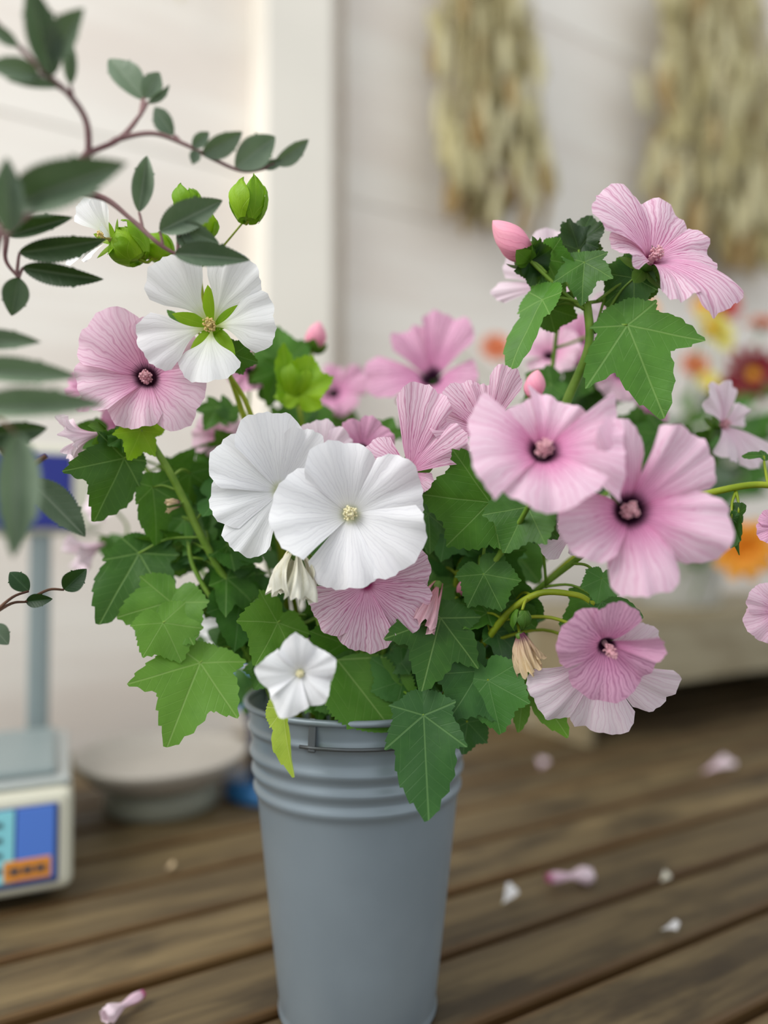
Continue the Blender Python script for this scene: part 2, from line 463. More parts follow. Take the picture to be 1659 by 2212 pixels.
def stamens(R, seed, ln=.30, wid=.068, n=38):
    rs = random.Random(seed); V, Fc = [], []
    prof = [(wid * .8 * R, 0), (wid * .6 * R, ln * .3 * R), (wid * .75 * R, ln * .75 * R), (wid * .3 * R, ln * R), (0, ln * 1.02 * R)]
    v, f = lathe(prof, 10); V += [Vector(x) for x in v]; Fc += f
    iv, fi = ico_data()
    for k in range(n):
        h = rs.uniform(.45, 1.05) * ln * R; a = rs.uniform(0, 6.28)
        rr = R * wid * (1.15 if h < .9 * ln * R else .5) * rs.uniform(.7, 1.15)
        c = Vector((rr * math.cos(a), rr * math.sin(a), h)); s = R * rs.uniform(.013, .021)
        b = len(V); V += [c + q * s for q in iv]; Fc += [tuple(b + i for i in t) for t in fi]
    return V, Fc
def sepal(L, wid, phi, el0, el1, nu=6, nv=8):
    """pointed sepal: leaves the axis at elevation el0 and bends to el1"""
    verts, faces, uvs = [], [], []
    r, z = L * .12, -L * .1
    for j in range(nv + 1):
        t = j / nv; al = RAD(el0 + (el1 - el0) * t)
        if j: r += L / nv * math.cos(al); z += L / nv * math.sin(al)
        hw = wid * L * (math.sin(math.pi * min(1, .22 + .78 * t)) ** .8) if t < 1 else 0.0
        hw = max(hw, 0.0)
        for i in range(nu + 1):
            u = -1 + 2 * i / nu
            p = Vector((r, u * hw, z - .25 * hw * (1 - u * u) * -1 * .5))
            p = Matrix.Rotation(RAD(phi), 3, 'Z') @ p
            verts.append(p); uvs.append((.5 + .5 * t, .5 + u * hw / L))
    n = nu + 1
    for j in range(nv):
        for i in range(nu): faces.append((j * n + i, j * n + i + 1, (j + 1) * n + i + 1, (j + 1) * n + i))
    return verts, faces, uvs
def leaf_shape(L, lobes, teeth=38, tooth=.075, fold=.12, droop=.12, wave=.05, seed=0, na=104, nr=8, simple=None, serr_n=22, palm=1.0):
    """lobes = list of (angle, length, k); simple = width ratio of a plain ovate leaf"""
    rs = random.Random(seed); ph = [rs.uniform(0, 6.28) for _ in range(4)]
    verts, faces, uvs = [Vector((0, 0, 0))], [], [(.5, .5)]
    if simple:
        nx, ny = 44, 4
        verts, uvs = [], []
        for i in range(nx + 1):
            t = i / nx
            hw = simple * (math.sin(math.pi * t ** .85) ** .8) if 0 < t < 1 else 0.0
            if 0 < t < 1: hw *= 1 + tooth * ((t * serr_n) % 1.0 - .5) * 2
            for j in range(-ny, ny + 1):
                u = j / ny
                x, y = t * L, u * hw * L
                z = L * (fold * abs(u) * hw / max(simple, .01) - droop * t * t + wave * .4 * math.sin(7 * t + ph[0]) * abs(u))
                verts.append(Vector((x, y, z))); uvs.append((.5 + .5 * t, .5 + .5 * u * hw))
        n = 2 * ny + 1
        for i in range(nx):
            for j in range(n - 1): faces.append((i * n + j, (i + 1) * n + j, (i + 1) * n + j + 1, i * n + j + 1))
        return verts, faces, uvs
    rad = []
    for a in range(na):
        th = 2 * math.pi * a / na
        if th > math.pi: th -= 2 * math.pi
        r = .10
        r = .16 + .20 * palm * (1 - abs(th) / math.pi * .55)
        for ang, ln, k in lobes:
            d = abs(th - RAD(ang)); d = min(d, 2 * math.pi - d)
            if d < RAD(80):
                td = math.tan(d); sx = 1.0
                while sx > .04 and (.62 / k) * math.sin(math.pi * min(1, sx) ** .80) ** .92 < td * sx: sx -= .012
                r = max(r, sx * ln / math.cos(d))
        s = (a * teeth / na) % 1.0
        r *= 1 + tooth * (s - .5) + .02 * math.sin(5 * th + ph[0])
        rad.append(r)
    for j in range(1, nr + 1):
        g = (j / nr) ** .9
        for a in range(na):
            th = 2 * math.pi * a / na
            x, y = rad[a] * g * math.cos(th), rad[a] * g * math.sin(th)
            z = fold * abs(y) - droop * x * abs(x) + wave * (x * x + y * y) * (math.sin(3 * th + ph[1]) + .6 * math.sin(7 * th + ph[2]))
            z += .012 * math.sin(9 * x + ph[3]) * math.sin(8 * y + ph[0])
            verts.append(Vector((x * L, y * L, z * L))); uvs.append((.5 + .5 * x, .5 + .5 * y))
    for a in range(na):
        b = (a + 1) % na
        faces.append((0, 1 + a, 1 + b))
        for j in range(nr - 1):
            faces.append((1 + j * na + a, 1 + (j + 1) * na + a, 1 + (j + 1) * na + b, 1 + j * na + b))
    return verts, faces, uvs
LEAFTYPES = {
    'lobed': [(0, 1, 2.0), (52, .80, 2.1), (-52, .80, 2.1), (108, .52, 1.7), (-108, .52, 1.7)],
    'deep': [(0, 1, 2.3), (52, .74, 2.4), (-52, .74, 2.4), (108, .36, 1.8), (-108, .36, 1.8)],
    'broad': [(0, 1, 1.35), (52, .90, 1.35), (-52, .90, 1.35), (108, .68, 1.2), (-108, .68, 1.2)],
    'narrow': [(0, 1, 2.6), (52, .36, 1.8), (-52, .36, 1.8), (108, .22, 1.4), (-108, .22, 1.4)],
    'long': [(0, 1, 2.0), (52, .52, 2.0), (-52, .52, 2.0), (108, .36, 1.6), (-108, .36, 1.6)],
    'lop': [(0, 1, 1.9), (52, .84, 2.0), (-52, .44, 1.6), (108, .50, 1.5), (-108, .3, 1.4)],
    'lop2': [(0, 1, 1.9), (-52, .84, 2.0), (52, .44, 1.6), (-108, .50, 1.5), (108, .3, 1.4)],
}
def orient(base, tip, roll=0.0, pitch=0.0):
    """midrib from base to tip, upper side turned towards the lens, then rolled about the midrib"""
    x = (tip - base); L = x.length; x.normalize()
    tc = (Vector((0, 0, CAMH)) - base).normalized()
    z = tc - x * tc.dot(x)
    if z.length < .1: z = Vector((0, 0, 1)) - x * x.z
    z.normalize()
    z = Matrix.Rotation(RAD(roll), 3, x) @ z
    y = z.cross(x)
    return Matrix((x, y, z)).transposed(), L

# a thing that grows: keeps geometry relative to its base
class Plant:
    def __init__(s, name, label, cat, path, mat='stem', r0=.0032, r1=.0016, group=None, stem_name='stem', sides=8, knob=0.0):
        s.pts = [P(*q) if not isinstance(q, Vector) else q for q in path]
        s.base = s.pts[0].copy()
        s.root = empty(name, s.base, label, cat, group)
        s.path = spline(s.pts, 8); s.mat = mat; s.seed = random.Random(label).randint(0, 99999)
        s.tubes(s.path, r0, r1, stem_name, None, mat, sides, knob)
    def rel(s, vs): return [v - s.base for v in vs]
    def tubes(s, path, r0, r1, name, parent, mat, sides=6, knob=0.0):
        v, f = tube(path, r0, r1, sides, knob)
        return mesh_obj(name, s.rel(v), f, M[mat], parent or s.root)
    def nearest(s, p, low=.012):
        q = p - Vector((0, 0, low))
        return min(s.path, key=lambda a: (a - q).length + (.05 if a.z > p.z + .01 else 0))
    def branch(s, path, r0=.0016, r1=.0011, mat=None, name='side_stem'):
        pts = [P(*q) if not isinstance(q, Vector) else q for q in path]
        pts = [s.nearest(pts[0])] + pts
        pp = spline(pts, 7); s.tubes(pp, r0, r1, name, None, mat or s.mat); s.path += pp
    def leaf(s, base, tip, kind='lobed', mat='leaf', roll=0, fold=.12, droop=.14, wave=.05, at=None, simple=None, petiole=True, tooth=.075, na=152, nr=8, sub=True):
        s.seed += 1
        b = P(*base) if not isinstance(base, Vector) else base
        t = P(*tip) if not isinstance(tip, Vector) else tip
        m, L = orient(b, t, roll)
        v, f, uv = leaf_shape(L, LEAFTYPES.get(kind), seed=s.seed, fold=fold, droop=droop, wave=wave, simple=simple, tooth=tooth, na=na, nr=nr)
        o = mesh_obj('leaf', s.rel([b + m @ q for q in v]), f, M[mat], s.root, uv)
        if petiole:
            a = (P(*at) if not isinstance(at, Vector) else at) if at is not None else s.nearest(b)
            if (a - b).length > .002:
                mid = a.lerp(b, .55) + Vector((0, 0, .12 * (a - b).length)) - (m @ Vector((0, 0, 1))) * .05 * (a - b).length
                s.tubes(spline([a, mid, b], 5), .0012, .0008, 'petiole', o, s.mat, 5)
        return o
    def bloom(s, c, Rpx, n, mat, petals, stamen='stamen_pink', roll=0, cup=None, calyx=True, at=None, sep=None, sm='sepal', st_len=.30, pedicel=True, nu=20, nv=18, st_n=70, **kw):
        s.seed += 7
        cpt = P(*c); R = Rpx / F * c[2]; m = frame(n, roll)
        A0 = kw.pop('A0', 62)
        # calyx: small cup behind the bloom with five sepals
        sl, sw, se0, se1 = sep or (.34, .30, -6, min(8, kw.get('A1', 14) - 8))
        V, Fc, UVs = [], [], []
        cv, cf = lathe([(0, -.13 * R), (.06 * R, -.12 * R), (.10 * R, -.05 * R), (.07 * R, .01 * R)], 12)
        V += [Vector(q) for q in cv]; Fc += cf; UVs += [(.6, .55)] * len(cv)
        fl = mesh_obj('flower', s.rel([cpt + m @ q for q in V]), Fc, M[sm], s.root, UVs)
        if calyx:
            for k in range(5):
                pa = petals[k % len(petals)][0] + 36 if sep else 72 * k + 20
                v, f, uv = sepal(sl * R, sw, pa, se0, se1)
                v = [q - Vector((0, 0, (.05 if sep else .075) * R)) for q in v]
                mesh_obj('sepal', s.rel([cpt + m @ q for q in v]), f, M[sm], fl, uv)
        for k, pe in enumerate(petals):
            a = dict(kw); a['A0'] = A0
            if len(pe) > 1: a['L'] = pe[1]
            if len(pe) > 2: a['w'] = pe[2]
            if len(pe) > 3: a.update(pe[3])
            v, f, uv = petal(R, pe[0], seed=s.seed * 31 + k, nu=nu, nv=nv, **a)
            mesh_obj('petal', s.rel([cpt + m @ q for q in v]), f, M[mat], fl, uv)
        if stamen:
            v, f = stamens(R, s.seed, st_len, n=st_n)
            mesh_obj('stamen_column', s.rel([cpt + m @ q for q in v]), f, M[stamen], fl)
        if pedicel:
            a = P(*at) if at is not None else s.nearest(cpt, .02)
            back = cpt - m @ Vector((0, 0, .12 * R))
            out = back - m @ Vector((0, 0, .45 * (a - back).length + .004))
            s.tubes(spline([a, a.lerp(out, .6), back], 6), .0014, .0012, 'pedicel', fl, s.mat, 6)
        return fl
    def pod(s, c, tip, wpx, mat='lime', at=None, nb=6, pedicel=True, name='seed_pod', open_=.0, length=1.0):
        """leafy lantern of pointed bracts; c = base pixel+depth, tip = tip pixel+depth"""
        s.seed += 3; rs = random.Random(s.seed)
        b = P(*c); t = P(*tip); m, L = orient(b, t)
        m = Matrix((m.col[1], m.col[2], m.col[0])).transposed()      # local z along the pod
        R = wpx / 2 / F * c[2]
        core = [(0, 0), (R * .6, L * .10), (R * .72, L * .32), (R * .5, L * .55), (0, L * .66)]
        cv, cf = lathe(core, 10)
        po = mesh_obj(name, s.rel([b + m @ Vector(q) for q in cv]), cf, M[mat], s.root, [(.7, .5)] * len(cv))
        for k in range(nb):
            V, Fc, UV = [], [], []
            a0 = 2 * math.pi * k / nb + rs.uniform(-.2, .2); rr = 1 + .10 * (k % 2)
            hmax = rs.uniform(.72, 1.06) * length
            nu, nv = 8, 10; ph = rs.uniform(0, 6)
            for j in range(nv + 1):
                tt = j / nv
                pr = R * rr * (math.sin(math.pi * min(.97, .12 + .80 * tt)) ** .55) * (1 + open_ * tt * tt)
                hw = 1.0 * (math.sin(math.pi * min(1, .18 + .82 * tt)) ** .8) if tt < 1 else .0
                for i in range(nu + 1):
                    u = -1 + 2 * i / nu
                    a = a0 + u * hw * .72
                    q = pr * (1 + .10 * math.sin(7 * u + 8 * tt + ph) * tt + .10 * u * u * tt + .22 * max(0, tt - .75))
                    zz = L * (hmax * tt ** .92 * (1 - .05 * u * u)) - L * .02
                    V.append(Vector((q * math.cos(a), q * math.sin(a), zz))); UV.append((.5 + .45 * tt, .5 + .22 * u * hw))
            n = nu + 1
            for j in range(nv):
                for i in range(nu): Fc.append((j * n + i, j * n + i + 1, (j + 1) * n + i + 1, (j + 1) * n + i))
            mesh_obj('bract', s.rel([b + m @ q for q in V]), Fc, M[mat], po, UV)
        if pedicel:
            a = P(*at) if at is not None else s.nearest(b)
            s.tubes(spline([a, a.lerp(b, .6) - (t - b).normalized() * .2 * (a - b).length, b], 6), .0012, .001, 'pedicel', po, s.mat, 6)
        return po
    def bud(s, c, tip, wpx, mat='bud_pink', at=None, sm='sepal', sepals=True, pedicel=True):
        s.seed += 5
        b = P(*c); t = P(*tip); m, L = orient(b, t)
        m = Matrix((m.col[1], m.col[2], m.col[0])).transposed(); R = wpx / 2 / F * c[2]
        V, Fc, UV = [], [], []; nu, nv = 24, 16
        for j in range(nv + 1):
            tt = j / nv
            pr = R * (math.sin(math.pi * min(1, .10 + .90 * tt ** .9)) ** .75) if tt < 1 else 0
            for i in range(nu + 1):
                a = 2 * math.pi * i / nu
                r = pr * (1 + .10 * abs(math.sin(2.5 * (a + 2.2 * tt))) - .05)
                V.append(Vector((r * math.cos(a), r * math.sin(a), L * tt))); UV.append(((i / nu + .35 * tt) % 1.0, tt))
        n = nu + 1
        for j in range(nv):
            for i in range(nu): Fc.append((j * n + i, j * n + i + 1, (j + 1) * n + i + 1, (j + 1) * n + i))
        bo = mesh_obj('bud', s.rel([b + m @ q for q in V]), Fc, M[mat], s.root, UV)
        if sepals:
            for k in range(5):
                v, f, uv = sepal(R * 1.7, .42, 72 * k + 10, 12, 74)
                v = [q - Vector((0, 0, R * .1)) for q in v]
                mesh_obj('sepal', s.rel([b + m @ q for q in v]), f, M[sm], bo, uv)
        if pedicel:
            a = P(*at) if at is not None else s.nearest(b)
            s.tubes(spline([a, a.lerp(b, .55) - (t - b).normalized() * .2 * (a - b).length, b], 6), .0014, .0013, 'pedicel', bo, s.mat, 6)
        return bo
    def wilted(s, c, tip, wpx, mat, at=None, pods=None, folds=5, flare=1.0, pedicel=True):
        """shrivelled bloom hanging from c to tip: crumpled folded tube with ragged mouth"""
        s.seed += 11; rs = random.Random(s.seed)
        b = P(*c); t = P(*tip); m, L = orient(b, t)
        m = Matrix((m.col[1], m.col[2], m.col[0])).transposed(); R = wpx / 2 / F * c[2]
        core = mesh_obj('wilted_flower', s.rel([b + m @ Vector(q) for q in lathe([(0, -L * .04), (R * .3, 0), (R * .34, L * .1), (R * .1, L * .2)], 10)[0]]), lathe([(0, 0)] * 4, 10)[1], M['sepal'], s.root, [(.6, .5)] * 40)
        for k in range(folds):
            a0 = 2 * math.pi * k / folds + rs.uniform(-.3, .3); ln = rs.uniform(.72, 1.02); ph = [rs.uniform(0, 6) for _ in range(5)]
            V, Fc, UV = [], [], []; nu, nv = 16, 18
            for j in range(nv + 1):
                tt = j / nv
                cr = R * (.22 + .62 * flare * math.sin(min(1.0, tt * 1.1) * 1.7) + .10 * math.sin(5 * tt + ph[0]))
                for i in range(nu + 1):
                    u = -1 + 2 * i / nu
                    a = a0 + u * (.45 + .45 * tt)
                    r = cr * (1 + .30 * tt * math.sin(7 * u + ph[1] + 2 * tt) + .14 * math.sin(15 * u + ph[2] - 3 * tt))
                    zz = L * ln * tt * (1 + .06 * math.sin(6 * u + ph[3])) + R * .16 * tt * math.sin(11 * u + 4 * tt + ph[4])
                    V.append(Vector((r * math.cos(a), r * math.sin(a), zz))); UV.append((i / nu, tt))
            n = nu + 1
            for j in range(nv):
                for i in range(nu): Fc.append((j * n + i, j * n + i + 1, (j + 1) * n + i + 1, (j + 1) * n + i))
            mesh_obj('petal', s.rel([b + m @ q for q in V]), Fc, M[mat], core, UV)
        if pedicel:
            a = P(*at) if at is not None else s.nearest(b)
            s.tubes(spline([a, a.lerp(b, .6) + Vector((0, 0, .2 * (a - b).length)), b], 6), .0012, .001, 'pedicel', core, s.mat, 6)
        return core
    def fill(s, n, lo=.25, hi=.95, size=(.030, .055), reach=.035, mats=('leaf', 'leaf_cool'), box=None):
        """leaves along the hidden part of the stem"""
        rs = random.Random(s.seed + 77); main = s.path; tries = 0; k = 0
        while k < n and tries < 60 * n:
            tries += 1
            a = main[int(len(main) * rs.uniform(lo, hi)) % len(main)]
            d = Vector((rs.uniform(-1, 1), rs.uniform(-.55, .75), rs.uniform(-.25, .8))).normalized()
            b = a + d * rs.uniform(.35, 1) * reach
            tipdir = Vector((d.x + rs.uniform(-.4, .4), d.y * .5 + rs.uniform(-.4, .1), rs.uniform(-1.0, .35))).normalized()
            t = b + tipdir * rs.uniform(*size)
            if box:
                x0, y0, x1, y1, dmin = box
                ok = True
                for q in (b, t):
                    dd = (q - Vector((0, 0, CAMH))); dep = dd.y * CP + dd.z * SP
                    px = W / 2 + F * q.x / dep; py = H / 2 - F * (dd.z * CP - dd.y * SP) / dep
                    if not (x0 < px < x1 and y0 < py < y1 and dep > dmin): ok = False
                if not ok: continue
            s.leaf(b, t, rs.choice(('lobed', 'broad', 'deep', 'lobed')), rs.choice(mats), roll=rs.uniform(-50, 50), at=a, na=76, nr=5, wave=.07)
            k += 1

# ------------------------------------------------------------------ the mallow stems in the bucket
GP = 'cut mallow stems in the grey bucket'
def stem(label, path, **k): return Plant('mallow_stem', label, 'flower', path, group=GP, **k)
PF = dict(lift=0)
# -- white bloom facing the viewer, at the front of the bouquet
s = stem('large pure white mallow bloom seen face on above the wilted white flower', [(770, 2050, .60), (775, 1560, .57), (790, 1330, .545), (775, 1180, .53)])
s.bloom((757, 1112, .500), 172, (.02, .06, 1), 'white', [(103, .96, 40, dict(A1=20, trunc=.22)), (28, .98, 36, dict(pt=.04, A1=12)), (-34, 1.04, 40, dict(A1=16)), (-97, .98, 34, dict(A1=6)), (181, 1.02, 46, dict(A1=18))], 'stamen_cream', A0=48, A1=14, A2=-22, tw=.10, fold=-.08, ruf=.045, claw=1.08, st_len=.26)
s.wilted((640, 1186, .492), (630, 1312, .488), 98, 'wilt_white', at=(700, 1290, .54))
s.leaf((742, 1390, .55), (745, 1300, .53), 'broad', 'leaf', roll=20)
# -- white bloom turned to the left
s = stem('white mallow bloom turned sideways with folded petals left of the face-on white one', [(735, 2050, .61), (720, 1540, .575), (680, 1300, .56), (645, 1130, .55)])
s.bloom((606, 1062, .522), 160, (.16, .04, 1), 'white', [(104, 1.08, 34, dict(A1=18)), (146, 1.02, 34), (192, .94, 32), (234, .98, 26, dict(pt=.05)), (62, 1.0, 26, dict(A1=40, fold=.1)), (-50, .55, 40, dict(A1=72, A2=10)), (10, .46, 40, dict(A1=70, A2=20))], None, A0=40, A1=6, A2=-12, tw=.05, ruf=.035, trunc=.2)
s.leaf((560, 1420, .56), (615, 1335, .545), 'narrow', 'leaf_light', roll=10)
s.leaf((600, 1345, .53), (555, 1440, .50), 'broad', 'leaf_light', roll=-25, at=(660, 1330, .56))
# -- white lantern mallow, top left
s = stem('white bloom with green sepals showing between its five separate petals', [(700, 2050, .625), (640, 1500, .61), (600, 1150, .59), (545, 905, .56), (490, 800, .545)], mat='stem_y')
s.bloom((458, 706, .515), 158, (.0, -.08, 1), 'malope', [(127, 1.05, 32), (58, 1.04, 31), (1, .98, 33), (-90, .84, 40), (201, 1.0, 31)], 'stamen_gold', A0=44, A1=16, A2=-14, tw=.02, fold=-.07, ruf=.04, claw=.30, trunc=.18, sep=(.52, .22, 22, 16), sm='lime', st_len=.22, at=(490, 800, .545))
s.leaf((505, 765, .53), (556, 785, .53), 'broad', 'leaf', roll=25)
s.leaf((385, 690, .53), (358, 668, .53), 'narrow', 'leaf', roll=0)
# -- lantern pods above it
s = stem('tall stem of lime green seed pods with a half open white bloom', [(715, 2050, .64), (670, 1500, .62), (600, 1150, .59), (520, 880, .565), (455, 700, .545), (433, 610, .535), (436, 545, .53)], mat='stem_y', r1=.0011)
s.pod((437, 512, .522), (440, 452, .52), 62, at=(436, 545, .53))
s.pod((408, 462, .53), (398, 392, .53), 56, at=(436, 545, .53))
s.branch([(470, 545, .535), (527, 478, .53)], .0009, .0007)
s.pod((536, 476, .52), (540, 380, .52), 74, at=(527, 478, .53))
s.branch([(385, 560, .535), (330, 558, .535), (296, 556, .53)], .0012, .001)
s.pod((300, 560, .522), (248, 492, .52), 86, nb=7, at=(330, 558, .535))
s.pod((365, 555, .54), (318, 512, .54), 58, at=(385, 560, .535))
s.bloom((238, 517, .515), 98, (-.55, .12, .8), 'malope', [(118, .98, 30, dict(A1=30)), (66, .84, 30, dict(A1=40)), (205, 1.1, 24), (250, .8, 28, dict(A1=30)), (0, .5, 36, dict(A1=70))], 'stamen_gold', A0=45, A1=18, A2=-10, claw=.4, ruf=.03, calyx=True, sep=(.5, .22, 24, 30), sm='lime', at=(330, 558, .535))
# -- pink stem on the left
s = stem('pink bloom with dark throat beside the white one with green sepals, side trumpet below', [(680, 2050, .62), (615, 1620, .60), (545, 1370, .575), (440, 1168, .555), (372, 1030, .545), (325, 950, .54), (318, 905, .545)], r0=.0036, r1=.0024)
s.bloom((322, 820, .533), 152, (.08, .02, 1), 'pink', [(132, 1.10, 42), (190, .98, 40), (-106, .84, 42), (-34, 1.0, 44), (52, .95, 50)], A0=58, A1=12, A2=-24, tw=.10, fold=-.07, trunc=.24, ruf=.05)
s.bloom((222, 936, .53), 92, (-.93, -.22, .32), 'pale', [(100, 1.05, 44), (172, 1.0, 44), (244, 1.0, 44), (316, 1.05, 44), (28, 1.0, 44)], None, A0=86, A1=62, A2=-70, ruf=.10, sep=(.5, .34, 30, 70), at=(300, 930, .54))
s.leaf((318, 930, .535), (262, 882, .525), 'broad', 'lime', roll=10, wave=.16)
s.leaf((305, 930, .53), (272, 1000, .52), 'lobed', 'lime', roll=-10, wave=.18)
s.leaf((262, 945, .53), (232, 962, .52), 'broad', 'leaf', roll=20, wave=.15)
s.leaf((268, 990, .535), (205, 1135, .52), 'lop2', 'leaf', roll=-16, wave=.05, at=(340, 975, .543))
s.leaf((330, 1052, .55), (345, 1180, .55), 'lop', 'leaf', roll=-20, at=(385, 1060, .548))
s.leaf((300, 1195, .56), (212, 1352, .53), 'lop', 'leaf', roll=14, droop=.05, at=(435, 1160, .555))
s.wilted((392, 1088, .545), (352, 1092, .54), 30, 'wilt_tan', at=(400, 1085, .55), folds=3)
s.fill(10, .40, .78, size=(.028, .045), box=(255, 960, 640, 1480, .56))
# -- lower left leaves
s = stem('leafy shoot with two large pale green leaves hanging over the left of the bucket', [(690, 2050, .60), (600, 1560, .57), (545, 1430, .56), (480, 1330, .555), (418, 1225, .56), (405, 1150, .565)], r0=.0024, r1=.0015)
s.leaf((368, 1300, .54), (310, 1420, .525), 'broad', 'leaf_light', roll=18, droop=.1, at=(480, 1330, .555))
s.leaf((432, 1432, .53), (356, 1618, .495), 'lobed', 'leaf_light', roll=6, droop=.12, at=(520, 1395, .56))
s.leaf((352, 1345, .53), (395, 1430, .52), 'broad', 'leaf_light', roll=-10, at=(470, 1320, .555))
s.fill(8, .3, .95, size=(.03, .05), box=(390, 1130, 640, 1520, .555))
# -- big pink, nearest
s = stem('wide pink star-shaped bloom with pointed upper petals and near-black throat', [(830, 2050, .60), (885, 1560, .585), (985, 1330, .555), (1085, 1190, .515), (1150, 1080, .468)])
s.bloom((1168, 985, .446), 186, (.0, .30, .95), 'blush', [(120, .66, 42, dict(A1=14, trunc=-.22)), (60, .68, 42, dict(A1=14, trunc=-.24)), (0, .96, 38, dict(A1=10, trunc=-.16)), (-88, .88, 52), (182, 1.0, 46, dict(trunc=-.02))], A0=62, A1=14, A2=-20, tw=.07, ruf=.05, trunc=.05, st_len=.34)
s.bud((1150, 860, .462), (1162, 798, .462), 44, sepals=False, at=(1150, 1060, .47))
s.leaf((1058, 1085, .505), (900, 1068, .515), 'broad', 'leaf', roll=-18, droop=.06, at=(1040, 1250, .535))
s.leaf((1140, 1095, .49), (1085, 1190, .485), 'broad', 'leaf', roll=18, at=(1075, 1200, .52))
s.leaf((1045, 1240, .52), (1088, 1322, .51), 'broad', 'leaf', roll=-8, at=(985, 1320, .553))
s.fill(7, .3, .7, size=(.03, .045), box=(880, 1040, 1150, 1480, .52))
# -- pink on the right
s = stem('broad soft pink bloom with deeply parted petals and dark maroon throat', [(850, 2050, .615), (930, 1540, .60), (1100, 1330, .56), (1270, 1190, .515), (1330, 1140, .475)])
s.bloom((1350, 1107, .453), 205, (-.04, .08, 1), 'blush', [(104, 1.06, 27, dict(A1=24, claw=1.5)), (44, 1.08, 29, dict(trunc=.12)), (-18, 1.06, 34), (-82, .98, 33), (200, .84, 48)], A0=60, A1=12, A2=-26, tw=.13, fold=-.10, ruf=.06, trunc=.34, claw=1.3, st_len=.28, st_n=60)
s.leaf((1300, 1250, .49), (1290, 1305, .485), 'broad', 'leaf_cool', roll=0)
s.leaf((1300, 1300, .50), (1398, 1335, .50), 'narrow', 'leaf_cool', roll=0)
s.bloom((1236, 1150, .515), 84, (-.3, .0, .9), 'pale', [(150, 1.1, 30), (215, 1.0, 30), (80, .8, 30), (-60, .7, 40), (10, .6, 40)], None, A0=50, A1=20, A2=10, ruf=.07)
s.leaf((1160, 1120, .50), (1205, 1165, .495), 'broad', 'leaf_cool', roll=10, at=(1180, 1270, .54))
# -- lower right
s = stem('deep rose bloom drooping over a pale pink one at the lower right', [(840, 2050, .60), (930, 1580, .56), (1060, 1370, .53), (1150, 1287, .515), (1240, 1284, .505), (1285, 1305, .50)], mat='stem_y', r1=.0018)
s.bloom((1304, 1386, .483), 132, (.05, -.30, .95), 'rose', [(156, 1.02, 46), (84, .90, 38), (26, 1.04, 26, dict(A1=46, fold=.15)), (-30, .88, 40), (-98, .98, 56)], A0=64, A1=10, A2=-20, tw=.05, ruf=.04, st_len=.52)
s.bloom((1292, 1418, .505), 170, (.0, -.42, .9), 'pale', [(-146, 1.0, 30), (-84, 1.02, 30), (-26, 1.02, 28), (46, .8, 36), (118, .8, 36)], None, A0=40, A1=10, A2=-16, ruf=.04)
s.leaf((1150, 1480, .52), (1232, 1598, .515), 'narrow', 'leaf_light', roll=14, droop=.05, at=(1020, 1420, .54))
s.leaf((1055, 1470, .515), (1080, 1590, .505), 'broad', 'leaf_cool', roll=14, droop=.08, at=(1010, 1430, .54))
s.leaf((1035, 1450, .52), (972, 1560, .505), 'broad', 'leaf_cool', roll=-16, droop=.06, at=(1010, 1430, .54))
s.leaf((1130, 1500, .53), (1120, 1585, .525), 'narrow', 'leaf_light', roll=0, at=(1020, 1420, .54))
s.leaf((1010, 1560, .54), (1000, 1630, .53), 'broad', 'leaf_cool', at=(960, 1540, .555))
s.leaf((1290, 1320, .51), (1200, 1350, .53), 'broad', 'leaf', roll=30)
s.wilted((1122, 1368, .508), (1150, 1452, .505), 62, 'wilt_tan', at=(1110, 1330, .523), folds=6, flare=1.0)
s.pod((1128, 1318, .508), (1122, 1366, .508), 44, 'sepal', nb=5, at=(1140, 1292, .517))
s.fill(9, .3, .75, size=(.028, .045), box=(930, 1280, 1210, 1560, .525))
# -- pink under the front white bloom
s = stem('striped pink bloom fanning down from under the face-on white bloom', [(790, 2050, .59), (800, 1560, .575), (830, 1400, .555), (800, 1300, .545)])
s.bloom((792, 1262, .520), 142, (.0, -.08, .99), 'vivid', [(-146, .92, 34), (-90, 1.0, 32), (-28, 1.0, 34), (24, 1.0, 30), (100, .8, 44)], None, A0=30, A1=10, A2=-18, tw=.05, ruf=.05)
s.wilted((948, 1258, .525), (905, 1362, .51), 58, 'wilt_pink', at=(900, 1340, .55), folds=4)
s.leaf((952, 1335, .52), (908, 1502, .500), 'lobed', 'leaf', roll=-12, droop=.06, at=(850, 1420, .555))
s.leaf((900, 1360, .53), (850, 1395, .53), 'broad', 'leaf', roll=0)
s.leaf((915, 1545, .505), (926, 1782, .480), 'long', 'leaf_cool', roll=8, droop=.06, at=(830, 1490, .565))
s.leaf((728, 1425, .545), (850, 1578, .525), None, 'leaf_light', roll=-12, droop=.06, fold=.1, simple=.46, at=(800, 1500, .572))
s.leaf((800, 1440, .55), (880, 1560, .535), None, 'leaf_light', roll=10, droop=.06, simple=.5, at=(815, 1520, .572))
s.leaf((870, 1470, .54), (800, 1420, .54), 'broad', 'leaf_cool', roll=10)
s.leaf((700, 1470, .55), (690, 1560, .54), 'broad', 'leaf', roll=-20, at=(800, 1500, .57))
s.fill(8, .35, .95, size=(.028, .045), box=(640, 1330, 960, 1560, .535))
